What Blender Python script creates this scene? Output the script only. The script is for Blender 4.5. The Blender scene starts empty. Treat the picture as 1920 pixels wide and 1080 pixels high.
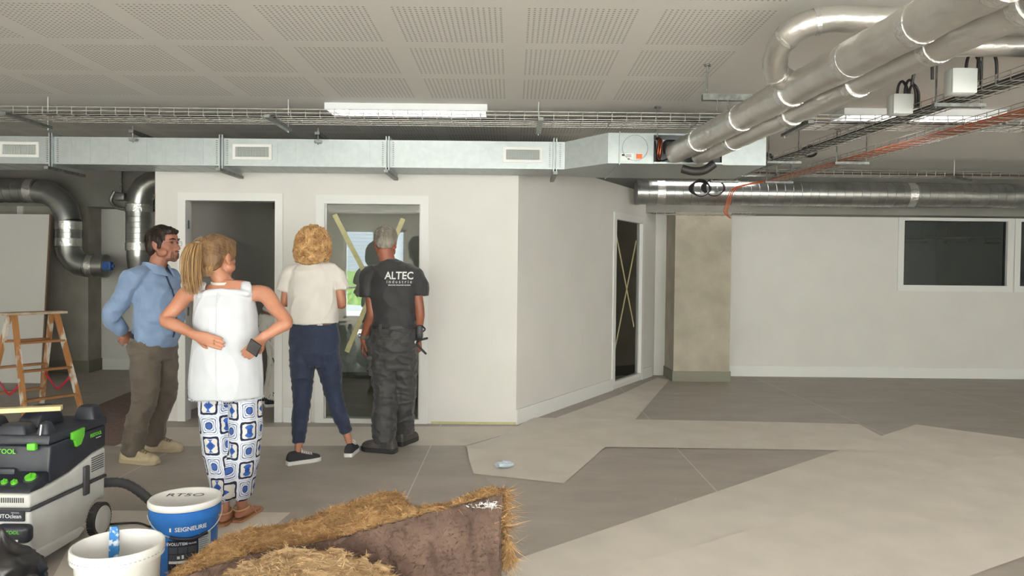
import bpy, bmesh, math, random
from mathutils import Vector as V, Matrix, noise, Quaternion
from mathutils.bvhtree import BVHTree
random.seed(4)
scene = bpy.context.scene
col = scene.collection
# ------------------------------------------------------------------ camera
F = 1387.0; CAMH = 1.42; PITCH = math.atan(30/F); ROLL = 0.0105
_f = V((0, math.cos(PITCH), -math.sin(PITCH))); _u0 = V((0, math.sin(PITCH), math.cos(PITCH))); _r0 = V((1, 0, 0))
_r = _r0*math.cos(ROLL) + _u0*math.sin(ROLL); _u = _u0*math.cos(ROLL) - _r0*math.sin(ROLL)
cd = bpy.data.cameras.new('camera'); cam = bpy.data.objects.new('camera', cd); col.objects.link(cam)
cd.sensor_width = 36; cd.lens = F*36/1920; cd.clip_start = .05; cd.clip_end = 200
cam.matrix_world = Matrix(((_r.x, _u.x, -_f.x, 0), (_r.y, _u.y, -_f.y, 0), (_r.z, _u.z, -_f.z, CAMH), (0, 0, 0, 1)))
scene.camera = cam
def at(x, y, D):
    d = _f + _r*((x-960)/F) + _u*((540-y)/F)
    return V((0, 0, CAMH)) + d*(D/d.y)
def flo(x, y, z=0.0):
    d = _f + _r*((x-960)/F) + _u*((540-y)/F)
    return V((0, 0, CAMH)) + d*((z-CAMH)/d.z)
# ------------------------------------------------------------------ light
H = 2.80
RX0, RX1, RY0, RY1 = -7.6, 8.6, -4.2, 10.3
w = bpy.data.worlds.new('World'); scene.world = w; w.use_nodes = True
bg = w.node_tree.nodes['Background']; bg.inputs[0].default_value = (.90, .95, 1, 1); bg.inputs[1].default_value = 18
scene.view_settings.view_transform = 'Standard'; scene.view_settings.look = 'None'
scene.view_settings.exposure = -0.38; scene.view_settings.gamma = 1
scene.view_settings.use_curve_mapping = False
def area(name, loc, rot, sx, sy, power, color=(1, 1, 1)):
    l = bpy.data.lights.new(name, 'AREA'); l.shape = 'RECTANGLE'; l.size = sx; l.size_y = sy; l.energy = power; l.color = color
    o = bpy.data.objects.new(name, l); col.objects.link(o); o.location = loc; o.rotation_euler = rot
    return o
sl = bpy.data.lights.new('sun_offscreen', 'SUN'); sl.energy = 200; sl.angle = math.radians(1.5); sl.color = (1, .98, .96)
so = bpy.data.objects.new('sun_offscreen', sl); col.objects.link(so); so.rotation_euler = (math.radians(38), 0, math.radians(14)); so.location = (-3, -9, 9)
REAR_WIN = [-5.55, -3.35, -1.15, 1.05, 3.25, 5.45, 7.4]
DAY = (1.0, .995, .985)
for k, x in enumerate(REAR_WIN):
    if k == 1: continue
    area('window_rear_%d_offscreen' % (k+1), (x, RY0-.25, 1.35), (math.radians(90), 0, 0), 1.5, 2.1, 150, DAY)
# ------------------------------------------------------------------ materials
def lin(c):
    return tuple(((v/255)/12.92 if v/255 <= .04045 else ((v/255+.055)/1.055)**2.4) for v in c) + (1,)
def newmat(name):
    m = bpy.data.materials.new(name); m.use_nodes = True
    return m, m.node_tree.nodes, m.node_tree.links, m.node_tree.nodes['Principled BSDF']
def mat(name, c, rough=.6, metal=0, c2=None, scale=8, detail=4, bump=0, bscale=None, stretch=None, spec=.5, alpha=1, lo=.35, hi=.65, trans=0, coat=0):
    m, N, Lk, b = newmat(name)
    b.inputs['Roughness'].default_value = rough; b.inputs['Metallic'].default_value = metal
    b.inputs['Specular IOR Level'].default_value = spec; b.inputs['Alpha'].default_value = alpha
    b.inputs['Base Color'].default_value = lin(c); b.inputs['Coat Weight'].default_value = coat
    if c2 or bump:
        tc = N.new('ShaderNodeTexCoord'); mp = N.new('ShaderNodeMapping')
        Lk.new(tc.outputs['Object'], mp.inputs[0])
        if stretch: mp.inputs['Scale'].default_value = stretch
    if c2:
        n = N.new('ShaderNodeTexNoise'); n.inputs['Scale'].default_value = scale; n.inputs['Detail'].default_value = detail
        Lk.new(mp.outputs[0], n.inputs['Vector'])
        r = N.new('ShaderNodeValToRGB'); r.color_ramp.elements[0].position = lo; r.color_ramp.elements[1].position = hi
        r.color_ramp.elements[0].color = lin(c); r.color_ramp.elements[1].color = lin(c2)
        Lk.new(n.outputs[0], r.inputs[0]); Lk.new(r.outputs[0], b.inputs['Base Color'])
    if bump:
        n2 = N.new('ShaderNodeTexNoise'); n2.inputs['Scale'].default_value = bscale or scale*4; n2.inputs['Detail'].default_value = 5
        Lk.new(mp.outputs[0], n2.inputs['Vector'])
        bp = N.new('ShaderNodeBump'); bp.inputs['Strength'].default_value = bump; bp.inputs['Distance'].default_value = .01
        Lk.new(n2.outputs[0], bp.inputs['Height']); Lk.new(bp.outputs[0], b.inputs['Normal'])
    return m
def glassmat(name, tint=(255, 255, 255), boost=1.0):
    m, N, Lk, b = newmat(name); N.remove(b)
    out = N['Material Output']; mx = N.new('ShaderNodeMixShader'); t = N.new('ShaderNodeBsdfTransparent'); g = N.new('ShaderNodeBsdfGlossy')
    fr = N.new('ShaderNodeFresnel'); fr.inputs[0].default_value = 1.5
    ml = N.new('ShaderNodeMath'); ml.operation = 'MULTIPLY'; ml.inputs[1].default_value = boost; ml.use_clamp = True
    t.inputs[0].default_value = lin(tint); g.inputs['Roughness'].default_value = 0.0
    Lk.new(fr.outputs[0], ml.inputs[0]); Lk.new(ml.outputs[0], mx.inputs[0]); Lk.new(t.outputs[0], mx.inputs[1]); Lk.new(g.outputs[0], mx.inputs[2]); Lk.new(mx.outputs[0], out.inputs[0])
    return m
def emit(name, c, s):
    m, N, Lk, b = newmat(name); b.inputs['Base Color'].default_value = lin(c); b.inputs['Emission Color'].default_value = lin(c); b.inputs['Emission Strength'].default_value = s
    return m
def mathn(N, Lk, op, a, b=None):
    n = N.new('ShaderNodeMath'); n.operation = op
    for i, v in ((0, a), (1, b)):
        if v is None: continue
        if isinstance(v, (int, float)): n.inputs[i].default_value = v
        else: Lk.new(v, n.inputs[i])
    return n.outputs[0]
M = {}
M['white'] = mat('white_paint', (208, 205, 200), .55, c2=(204, 201, 196), scale=2, bump=.03, bscale=60)
M['trimw'] = mat('white_trim', (214, 213, 210), .4)
M['wallw'] = mat('off_white_wall', (216, 211, 204), .6, c2=(208, 203, 196), scale=1.2, bump=.03, bscale=50)
M['conc'] = mat('bare_concrete', (172, 163, 147), .75, c2=(154, 146, 131), scale=3, detail=8, bump=.25, bscale=30)
M['concd'] = mat('grey_concrete', (158, 153, 143), .8, c2=(138, 133, 124), scale=3, detail=8, bump=.2, bscale=25)
M['beam'] = mat('grey_beam_paint', (133, 131, 124), .7, c2=(122, 120, 114), scale=2)
M['olive'] = mat('olive_grey_skirting', (122, 119, 104), .6)
M['galv'] = mat('galvanised_steel', (172, 178, 178), .42, .72, c2=(165, 171, 172), scale=22, detail=3)
M['spiral'] = mat('spiral_duct_steel', (176, 178, 176), .3, .9, c2=(158, 160, 158), scale=6)
M['wire'] = mat('zinc_wire', (165, 164, 158), .4, .8)
M['strut'] = mat('zinc_strut', (140, 142, 138), .45, .8, c2=(110, 112, 108), scale=30)
M['foil'] = mat('aluminium_foil', (214, 212, 208), .34, .85, c2=(200, 197, 191), scale=5, bump=.8, bscale=13)
M['tape'] = mat('foil_tape', (222, 222, 220), .27, .9, bump=.8, bscale=40)
M['black'] = mat('black_plastic', (32, 33, 36), .45, c2=(40, 41, 44), scale=20, bump=.05, bscale=200)
M['cable'] = mat('black_cable', (40, 36, 36), .5)
M['orange'] = mat('orange_cable', (198, 92, 44), .5)
M['brown'] = mat('brown_cable', (70, 48, 42), .5)
M['boxp'] = mat('grey_junction_plastic', (196, 200, 196), .5)
M['dark'] = mat('dark_void', (22, 23, 25), .7)
M['glass'] = glassmat('window_glass', (236, 242, 238), 1.9)
M['glassd'] = glassmat('tinted_window_glass', (180, 192, 190), 1.6)
M['masking'] = mat('masking_tape', (186, 181, 140), .7, c2=(178, 172, 128), scale=30)
M['lampw'] = mat('lamp_housing', (232, 233, 234), .4)
M['tube'] = emit('lamp_tube', (255, 250, 245), 48)
M['louvre'] = mat('lamp_louvre', (225, 226, 226), .25, .6)
def floor_mat():
    m, N, Lk, b = newmat('grey_vinyl_floor'); b.inputs['Roughness'].default_value = .55
    tc = N.new('ShaderNodeTexCoord'); mp = N.new('ShaderNodeMapping'); mp.inputs['Scale'].default_value = (1, 2.2, 1)
    Lk.new(tc.outputs['Object'], mp.inputs[0])
    n = N.new('ShaderNodeTexNoise'); n.inputs['Scale'].default_value = 1.7; n.inputs['Detail'].default_value = 9; n.inputs['Roughness'].default_value = .68
    Lk.new(mp.outputs[0], n.inputs['Vector'])
    r = N.new('ShaderNodeValToRGB'); e = r.color_ramp.elements
    e[0].position = .3; e[0].color = lin((156, 149, 141)); e[1].position = .7; e[1].color = lin((176, 168, 159))
    Lk.new(n.outputs[0], r.inputs[0])
    # dust specks
    v = N.new('ShaderNodeTexVoronoi'); v.inputs['Scale'].default_value = 7; Lk.new(tc.outputs['Object'], v.inputs['Vector'])
    sp = mathn(N, Lk, 'LESS_THAN', v.outputs['Distance'], .035)
    n3 = N.new('ShaderNodeTexNoise'); n3.inputs['Scale'].default_value = 1.1; Lk.new(tc.outputs['Object'], n3.inputs['Vector'])
    sp = mathn(N, Lk, 'MULTIPLY', sp, mathn(N, Lk, 'GREATER_THAN', n3.outputs[0], .56))
    # welded seams every two metres
    sx = N.new('ShaderNodeSeparateXYZ'); Lk.new(tc.outputs['Object'], sx.inputs[0])
    fr = mathn(N, Lk, 'FRACT', mathn(N, Lk, 'MULTIPLY', mathn(N, Lk, 'ADD', sx.outputs[0], 20.65), .5))
    ln = mathn(N, Lk, 'LESS_THAN', fr, .0032)
    k = mathn(N, Lk, 'MAXIMUM', sp, ln)
    mx = N.new('ShaderNodeMixRGB'); Lk.new(k, mx.inputs[0]); Lk.new(r.outputs[0], mx.inputs[1]); mx.inputs[2].default_value = lin((205, 203, 198))
    Lk.new(mx.outputs[0], b.inputs['Base Color'])
    bp = N.new('ShaderNodeBump'); bp.inputs['Strength'].default_value = .06; Lk.new(n.outputs[0], bp.inputs['Height']); Lk.new(bp.outputs[0], b.inputs['Normal'])
    return m
M['floor'] = floor_mat()
def ceiling_mat():
    m, N, Lk, b = newmat('perforated_plasterboard'); b.inputs['Roughness'].default_value = .7
    tc = N.new('ShaderNodeTexCoord'); sx = N.new('ShaderNodeSeparateXYZ'); Lk.new(tc.outputs['Object'], sx.inputs[0])
    X, Y = sx.outputs[0], sx.outputs[1]
    def cell(a, off):   # block coordinate, -0.36..0.36 about the block centre
        f = mathn(N, Lk, 'FRACT', mathn(N, Lk, 'MULTIPLY', mathn(N, Lk, 'ADD', a, off), 1/.72))
        return mathn(N, Lk, 'SUBTRACT', mathn(N, Lk, 'MULTIPLY', f, .72), .36)
    bx, by = cell(X, 7.2), cell(Y, 7.2-4.55+.72)
    inb = mathn(N, Lk, 'MULTIPLY', mathn(N, Lk, 'LESS_THAN', mathn(N, Lk, 'ABSOLUTE', bx), .294), mathn(N, Lk, 'LESS_THAN', mathn(N, Lk, 'ABSOLUTE', by), .294))
    def hole(a):
        f = mathn(N, Lk, 'FRACT', mathn(N, Lk, 'MULTIPLY', mathn(N, Lk, 'ADD', a, .3), 1/.03))
        return mathn(N, Lk, 'POWER', mathn(N, Lk, 'SUBTRACT', f, .5), 2)
    d = mathn(N, Lk, 'ADD', hole(bx), hole(by))
    h = mathn(N, Lk, 'MULTIPLY', mathn(N, Lk, 'LESS_THAN', d, .052), inb)
    h = mathn(N, Lk, 'MULTIPLY', h, mathn(N, Lk, 'LESS_THAN', X, 1.5))
    gapf = mathn(N, Lk, 'MULTIPLY', mathn(N, Lk, 'GREATER_THAN', Y, 5.93), mathn(N, Lk, 'LESS_THAN', Y, 6.6))
    h = mathn(N, Lk, 'MULTIPLY', h, mathn(N, Lk, 'SUBTRACT', 1, gapf))
    mx = N.new('ShaderNodeMixRGB'); Lk.new(h, mx.inputs[0]); mx.inputs[1].default_value = lin((219, 216, 210)); mx.inputs[2].default_value = lin((150, 147, 142))
    Lk.new(mx.outputs[0], b.inputs['Base Color'])
    return m
M['ceil'] = ceiling_mat()
# ------------------------------------------------------------------ mesh helpers
class MB:
    def __init__(s): s.v = []; s.f = []
    def add(s, vs, fs):
        o = len(s.v); s.v += [V(p) for p in vs]; s.f += [tuple(i+o for i in f) for f in fs]; return s
    def box(s, c, d, R=None):
        c = V(c); h = V(d)/2; vs = []
        for z in (-1, 1):
            for y in (-1, 1):
                for x in (-1, 1):
                    p = V((x*h.x, y*h.y, z*h.z)); vs.append(c + (R @ p if R else p))
        return s.add(vs, [(0, 2, 3, 1), (4, 5, 7, 6), (0, 1, 5, 4), (2, 6, 7, 3), (0, 4, 6, 2), (1, 3, 7, 5)])
    def bx(s, x0, x1, y0, y1, z0, z1): return s.box(((x0+x1)/2, (y0+y1)/2, (z0+z1)/2), (x1-x0, y1-y0, z1-z0))
    def rbox(s, c, d, bev=.02, seg=2, R=None, top=(1, 1)):
        bm = bmesh.new(); bmesh.ops.create_cube(bm, size=1)
        for q in bm.verts:
            t = top if q.co.z > 0 else (1, 1); q.co = V((q.co.x*d[0]*t[0], q.co.y*d[1]*t[1], q.co.z*d[2]))
        bmesh.ops.bevel(bm, geom=bm.edges[:], offset=bev, segments=seg, affect='EDGES', profile=.5)
        bm.verts.ensure_lookup_table(); c = V(c)
        s.add([c + (R @ q.co if R else q.co) for q in bm.verts], [[q.index for q in f.verts] for f in bm.faces]); bm.free(); return s
    def loft(s, rings, cap=True, closed=True):
        n = len(rings[0]); vs = [p for r in rings for p in r]; fs = []
        for i in range(len(rings)-1):
            for j in range(n if closed else n-1):
                a = i*n+j; b = i*n+(j+1) % n; fs.append((a, b, b+n, a+n))
        if cap: fs.append(tuple(range(n))[::-1]); fs.append(tuple(range((len(rings)-1)*n, len(rings)*n)))
        return s.add(vs, fs)
    def tube(s, pts, r, seg=8, cap=True, ref=None, rnd=False):
        """r: number, or list of numbers / (a,b) pairs; a is measured along ref"""
        pts = [V(p) for p in pts]; n = len(pts)
        rr = r if isinstance(r, (list, tuple)) else [r]*n
        rr = [(q, q) if not isinstance(q, (tuple, list)) else q for q in rr]
        tang = []
        for i in range(n):
            a = pts[max(i-1, 0)]; b = pts[min(i+1, n-1)]; t = (b-a)
            tang.append(t.normalized() if t.length > 1e-9 else V((0, 0, 1)))
        if rnd:
            t0, t1 = tang[0], tang[-1]
            for k in (.55, .88):
                pass
            def capring(p, t, q, sg): return [(p+t*(sg*min(q)*math.sin(x)), (q[0]*math.cos(x), q[1]*math.cos(x))) for x in (.5, 1.0, 1.4)]
            a = capring(pts[0], t0, rr[0], -1)[::-1]; b = capring(pts[-1], t1, rr[-1], 1)
            pts = [x[0] for x in a]+pts+[x[0] for x in b]; rr = [x[1] for x in a]+rr+[x[1] for x in b]; tang = [t0]*3+tang+[t1]*3; n = len(pts)
        u = V(ref) if ref is not None else (V((0, 0, 1)) if abs(tang[0].z) < .9 else V((1, 0, 0)))
        rings = []
        for i in range(n):
            t = tang[i]; u2 = u - t*u.dot(t)
            if u2.length < 1e-5: u2 = t.orthogonal()
            u2.normalize()
            if ref is None: u = u2
            w2 = t.cross(u2)
            rings.append([pts[i]+u2*(rr[i][0]*math.cos(2*math.pi*k/seg))+w2*(rr[i][1]*math.sin(2*math.pi*k/seg)) for k in range(seg)])
        return s.loft(rings, cap)
    def cyl(s, a, b, r, seg=16, r2=None): return s.tube([a, b], [r, r2 if r2 is not None else r], seg)
    def ell(s, c, r, R=None, seg=16, rg=10):
        c = V(c); vs = []; fs = []
        for i in range(1, rg):
            th = math.pi*i/rg
            for k in range(seg):
                ph = 2*math.pi*k/seg; p = V((r[0]*math.sin(th)*math.cos(ph), r[1]*math.sin(th)*math.sin(ph), r[2]*math.cos(th)))
                vs.append(c+(R @ p if R else p))
        tp = len(vs); vs.append(c+(R @ V((0, 0, r[2])) if R else V((0, 0, r[2])))); vs.append(c-(R @ V((0, 0, r[2])) if R else V((0, 0, r[2]))))
        for i in range(rg-2):
            for k in range(seg):
                a = i*seg+k; b = i*seg+(k+1) % seg; fs.append((a, a+seg, b+seg, b))
        for k in range(seg): fs.append((tp, k, (k+1) % seg)); fs.append((tp+1, (rg-2)*seg+(k+1) % seg, (rg-2)*seg+k))
        return s.add(vs, fs)
    def lathe(s, c, prof, seg=32):
        c = V(c); rings = [[c+V((r*math.cos(2*math.pi*k/seg), r*math.sin(2*math.pi*k/seg), z)) for k in range(seg)] for r, z in prof]
        return s.loft(rings, True)
    def prism(s, poly, ext):
        """poly: 3D points, ext: vector"""
        n = len(poly); e = V(ext); vs = [V(p) for p in poly]+[V(p)+e for p in poly]
        return s.add(vs, [tuple(range(n))[::-1], tuple(range(n, 2*n))]+[(i, (i+1) % n, (i+1) % n+n, i+n) for i in range(n)])
    def mesh(s, name, o=V((0, 0, 0)), sm=0):
        me = bpy.data.meshes.new(name); me.from_pydata([p-o for p in s.v], [], s.f); me.update()
        bm = bmesh.new(); bm.from_mesh(me); bmesh.ops.recalc_face_normals(bm, faces=bm.faces)
        if sm:
            for f in bm.faces: f.smooth = True
            for e in bm.edges:
                if len(e.link_faces) == 2 and e.calc_face_angle(0) > math.radians(sm): e.smooth = False
        bm.to_mesh(me); bm.free(); return me
    def build(s, name, m, parent=None, o=None, sm=0, kind=None, label=None, cat=None, group=None):
        """world coordinates in; the object's origin is o (top-level) or its root's origin (part)"""
        if parent is not None:
            r = parent
            while r.parent: r = r.parent
            org = r.location.copy()
        else:
            org = V(o) if o is not None else V((sum(p.x for p in s.v)/len(s.v), sum(p.y for p in s.v)/len(s.v), min(p.z for p in s.v)))
        ob = bpy.data.objects.new(name, s.mesh(name, org, sm)); col.objects.link(ob); ob.data.materials.append(m if not isinstance(m, str) else M[m])
        if parent is None: ob.location = org
        else: ob.parent = parent
        return tag(ob, label, cat, group, kind)
def tag(o, label=None, cat=None, group=None, kind=None):
    for k, x in (('label', label), ('category', cat), ('group', group), ('kind', kind)):
        if x: o[k] = x
    return o
def empty(name, loc, label=None, cat=None, group=None, kind=None):
    o = bpy.data.objects.new(name, None); col.objects.link(o); o.location = loc; o.empty_display_size = .1
    return tag(o, label, cat, group, kind)
def copytree(o, loc, label=None, parent=None):
    c = o.copy(); col.objects.link(c); c.parent = parent
    if parent is None: c.location = loc
    if label: c['label'] = label
    for ch in o.children: copytree(ch, None, None, c)
    return c
def text_mesh(body, size, thick=0.0, bold=False, align='CENTER'):
    cu = bpy.data.curves.new('t', 'FONT'); cu.body = body; cu.size = size; cu.extrude = thick; cu.align_x = align; cu.resolution_u = 3
    if bold: cu.offset = size*.018
    ob = bpy.data.objects.new('t', cu); col.objects.link(ob); bpy.context.view_layer.update()
    me = bpy.data.meshes.new_from_object(ob.evaluated_get(bpy.context.evaluated_depsgraph_get()))
    bpy.data.objects.remove(ob); bpy.data.curves.remove(cu)
    mb = MB(); mb.add([q.co.copy() for q in me.vertices], [tuple(p.vertices) for p in me.polygons]); bpy.data.meshes.remove(me)
    return mb
def catmull(pts, n=8):
    pts = [V(p) for p in pts]; out = []
    P = [pts[0]*2-pts[1]]+pts+[pts[-1]*2-pts[-2]]
    for i in range(1, len(P)-2):
        for k in range(n):
            t = k/n; a, b, c, d = P[i-1], P[i], P[i+1], P[i+2]
            out.append(.5*((2*b)+(c-a)*t+(2*a-5*b+4*c-d)*t*t+(3*b-a-3*c+d)*t**3))
    out.append(pts[-1]); return out
# ------------------------------------------------------------------ room shell
def wall(name, x0, x1, z0, z1, th, opens, mtx, m, kind='structure'):
    """wall along local x, thickness along +y, with rectangular openings (xa,xb,za,zb)"""
    xs = sorted({x0, x1, *[o[0] for o in opens], *[o[1] for o in opens]}); zs = sorted({z0, z1, *[o[2] for o in opens], *[o[3] for o in opens]})
    mb = MB(); idx = {}
    def solid(i, k):
        if i < 0 or k < 0 or i >= len(xs)-1 or k >= len(zs)-1: return False
        cx = (xs[i]+xs[i+1])/2; cz = (zs[k]+zs[k+1])/2
        return not any(o[0] < cx < o[1] and o[2] < cz < o[3] for o in opens)
    def vid(x, y, z):
        q = (x, y, z)
        if q not in idx: idx[q] = len(mb.v); mb.v.append(mtx @ V(q))
        return idx[q]
    for i in range(len(xs)-1):
        for k in range(len(zs)-1):
            if not solid(i, k): continue
            a, b, c, d = xs[i], xs[i+1], zs[k], zs[k+1]
            mb.f.append((vid(a, 0, c), vid(b, 0, c), vid(b, 0, d), vid(a, 0, d))); mb.f.append((vid(a, th, c), vid(a, th, d), vid(b, th, d), vid(b, th, c)))
            if not solid(i-1, k): mb.f.append((vid(a, 0, c), vid(a, 0, d), vid(a, th, d), vid(a, th, c)))
            if not solid(i+1, k): mb.f.append((vid(b, 0, c), vid(b, th, c), vid(b, th, d), vid(b, 0, d)))
            if not solid(i, k-1): mb.f.append((vid(a, 0, c), vid(a, th, c), vid(b, th, c), vid(b, 0, c)))
            if not solid(i, k+1): mb.f.append((vid(a, 0, d), vid(b, 0, d), vid(b, th, d), vid(a, th, d)))
    return mb.build(name, m, None, mtx.translation, 0, kind)
I4 = Matrix.Identity(4)
def T(x, y, z=0, rz=0): return Matrix.Translation((x, y, z)) @ Matrix.Rotation(rz, 4, 'Z')
MB().bx(RX0-.2, RX1+.2, RY0-.2, 15.2, -.12, 0).build('floor', 'floor', None, (0, 0, 0), 0, 'structure')
MB().bx(RX0-.2, RX1+.2, RY0-.2, 15.2, H, H+.12).build('ceiling', 'ceil', None, (0, 0, 0), 0, 'structure')
# rear wall (behind the camera) with the windows mirrored in the glazing, closed side walls
wall('wall_rear', RX0, RX1, 0, H, .2, [(x-.75, x+.75, .25, 2.42) for x in REAR_WIN], T(0, RY0-.2), M['wallw'])
wall('wall_right', RY0, RY1, 0, H, .2, [], T(RX1+.2, 0, 0, math.radians(90)), M['wallw'])
wall('wall_left', RY0, 15, 0, H, .2, [], T(RX0, 0, 0, math.radians(90)), M['wallw'])
for i, x in enumerate(REAR_WIN):
    fr = MB(); 
    for sx in (-.72, -.02, .72): fr.bx(x+sx-.03, x+sx+.03, RY0-.13, RY0-.07, .25, 2.42)
    for z in (.28, 1.0, 2.39): fr.bx(x-.75, x+.75, RY0-.13, RY0-.07, z-.03, z+.03)
    fr.build('window_%d' % (i+3), 'trimw', None, (x, RY0-.1, .25), 0, 'structure')
# back wall: white, window openings on the right, soffit beam above
DB = RY1
wall('wall_back', RX0, RX1, 0, H, .12, [(5.43, 6.89, 1.285, 2.205), (7.05, 8.45, 1.285, 2.205)], T(0, DB), M['white'])
MB().bx(RX0, RX1, 9.93, DB, 2.235, H).build('trim_1', 'beam', None, None, 0, 'structure')
MB().bx(2.14, 2.88, 9.74, DB, 0, 2.235).build('wall_pillar', 'conc', None, None, 0, 'structure')
MB().bx(2.125, 2.895, 9.722, DB, 0, .135).build('baseboard_pillar', 'olive', None, None, 0, 'structure')
MB().bx(2.91, RX1, DB-.016, DB, 0, .15).build('baseboard_back', 'trimw', None, None, 0, 'structure')
MB().bx(-5.70, -3.31, DB-.016, DB, 0, .15).build('baseboard_left', 'trimw', None, None, 0, 'structure')
# left concrete pier
MB().bx(-7.55, -5.72, 9.98, DB, 0, 2.235).build('wall_pier', 'concd', None, None, 0, 'structure')
MB().bx(-7.55, -5.705, 9.965, DB, 0, .16).build('baseboard_pier', 'olive', None, None, 0, 'structure')
for x in (-6.62, -6.98):
    MB().bx(x-.04, x+.04, 9.955, 9.98, 1.75, 2.235).build('trim_2' if x > -6.8 else 'trim_3', 'white', None, None, 0, 'structure')
# partition box
PH = 2.50; PY = 6.86
DOOR = (-3.037, -2.186, 0, 2.063); WIN = (-1.77, -.825, .0, 2.065)
wall('wall_partition', -3.31, .05, 0, PH, .1, [DOOR, WIN], T(0, PY), M['white'])
A0 = V((.05, PY, 0)); A1 = V((1.99, 10.3, 0)); ad = (A1-A0); AL = ad.length; ad.normalize(); ang = math.atan2(ad.y, ad.x)
AW = (2.42, 3.42, .05, 2.11)
wall('wall_angled', 0, AL, 0, PH, .1, [AW], T(A0.x, A0.y, 0, ang), M['white'])
wall('wall_partition_left', 0, DB-PY-.1, 0, PH, .1, [], T(-3.21, PY+.1, 0, math.radians(90)), M['wallw'])
RA = Matrix.Rotation(ang, 3, 'Z')
def aw(s, t, z): return A0 + ad*s + V((-ad.y, ad.x, 0))*t + V((0, 0, z))     # t>0 into the partition box
mb = MB(); mb.box(aw(1.2, -.008, .07), (2.40, .016, .14), RA); mb.build('baseboard_angled', 'trimw', None, None, 0, 'structure')
mb = MB(); mb.box(aw(3.64, -.008, .07), (.4, .016, .14), RA); mb.build('baseboard_angled_end', 'trimw', None, None, 0, 'structure')
MB().bx(-2.11, -1.86, PY-.016, PY, 0, .14).build('baseboard_partition', 'trimw', None, None, 0, 'structure')
MB().bx(-.74, .05, PY-.006, PY-.0005, .0, .022).build('trim_4', 'masking', None, None, 0, 'structure', 'yellow masking tape along the foot of the white partition')
# door casing (no leaf hung yet) with hinges
d = empty('door_1', (-2.61, PY, 0), kind='structure')
c = MB(); x0, x1, _, zt = DOOR
c.bx(x0-.06, x0+.012, PY-.014, PY+.112, 0, zt+.06); c.bx(x1-.012, x1+.06, PY-.014, PY+.112, 0, zt+.06); c.bx(x0+.012, x1-.012, PY-.014, PY+.112, zt-.012, zt+.06)
c.build('door_casing', 'trimw', d)
for z in (1.83, 1.02, .25): MB().bx(x0+.012, x0+.02, PY+.03, PY+.055, z-.04, z+.04).build('hinge', 'strut', d)
def glazing(name, org, R, w_, z0, z1, fr, tapes, side=1, kind='structure'):
    """frame in local coords: x along wall, y into wall"""
    e = empty(name, org, kind=kind)
    def P(x, y, z): return V(org)+R @ V((x, y, z))
    def bar(n, xa, xb, za, zb, ya=-.014, yb=.114, m='trimw'):
        b = MB(); b.box(P((xa+xb)/2, (ya+yb)/2, (za+zb)/2), (xb-xa, yb-ya, zb-za), R); return b.build(n, m, e)
    bar('frame_stile', -.05, fr, z0, z1+.05); bar('frame_stile', w_-fr, w_+.05, z0, z1+.05)
    bar('frame_head', fr, w_-fr, z1-fr, z1+.05); bar('frame_sill', fr, w_-fr, z0, z0+fr*1.3)
    for xa, xb in ((fr, fr+.012), (w_-fr-.012, w_-fr)): bar('glazing_bead', xa, xb, z0+fr*1.3, z1-fr, .02, .04)
    bar('pane', fr+.001, w_-fr-.001, z0+fr*1.3, z1-fr, .028, .032, 'glass')
    for (xa, za, xb, zb, wd) in tapes:
        b = MB(); a = V((xa, 0, za)); q = V((xb, 0, zb)); t = (q-a).normalized(); nn = V((t.z, 0, -t.x))*wd/2
        yo = .0262-.0009*len([o for o in e.children if o.name.startswith('masking')]); b.prism([P(*(p+V((0, yo, 0)))) for p in (a-nn, a+nn, q+nn, q-nn)], R @ V((0, -.0008, 0))); b.build('masking_tape', 'masking', e)
    return e
# tape cross on the front pane: from photo pixels on the plane of the glass
def wl(px, py): p = at(px, py, PY+.026); return (p.x-WIN[0], p.z)
ta = [(*wl(627, 402), *wl(728, 596), .045), (*wl(756, 410), *wl(650, 660), .045)]
glazing('window_1', (WIN[0], PY, 0), Matrix.Identity(3), WIN[1]-WIN[0], WIN[2], WIN[3], .03, ta)
glazing('window_2', aw(AW[0], 0, 0), RA, AW[1]-AW[0], AW[2], AW[3], .035, [(.06, 1.98, .78, .72, .035), (.10, .45, .82, 1.85, .035)])
# interior windows of the back wall
for i, (xa, xb) in enumerate(((5.43, 6.89), (7.05, 8.45))):
    e = empty('window_%d' % (20+i), (xa, DB, 1.285), kind='structure')
    za, zb = 1.285, 2.205
    for q in ((xa-.07, xa+.012, za-.07, zb+.03), (xb-.012, xb+.07, za-.07, zb+.03)): MB().bx(q[0], q[1], DB-.014, DB+.13, q[2], q[3]).build('frame_stile', 'trimw', e)
    for q in ((za-.07, za+.012), (zb-.012, zb+.03)): MB().bx(xa+.012, xb-.012, DB-.014, DB+.13, q[0], q[1]).build('frame_rail', 'trimw', e)
    for q in ((xa+.012, xa+.024), (xb-.03, xb-.012)): MB().bx(q[0], q[1], DB+.03, DB+.06, za+.012, zb-.012).build('gasket', 'dark', e)
    for q in ((za+.012, za+.018), (zb-.024, zb-.012)): MB().bx(xa+.024, xb-.03, DB+.03, DB+.06, q[0], q[1]).build('gasket', 'dark', e)
    MB().bx(xa+.02, xb-.02, DB+.04, DB+.046, za+.014, zb-.014).build('pane', 'glassd', e)
# room beyond the back wall, seen through its windows
MB().bx(RX0, RX1, 15, 15.12, 0, H).build('wall_far_room', mat('blue_grey_wall', (182, 192, 194), .6), None, None, 0, 'structure')
MB().bx(RX1, RX1+.2, RY1+.2, 15.1, 0, H).build('wall_far_room_right', 'wallw', None, None, 0, 'structure')
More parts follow.
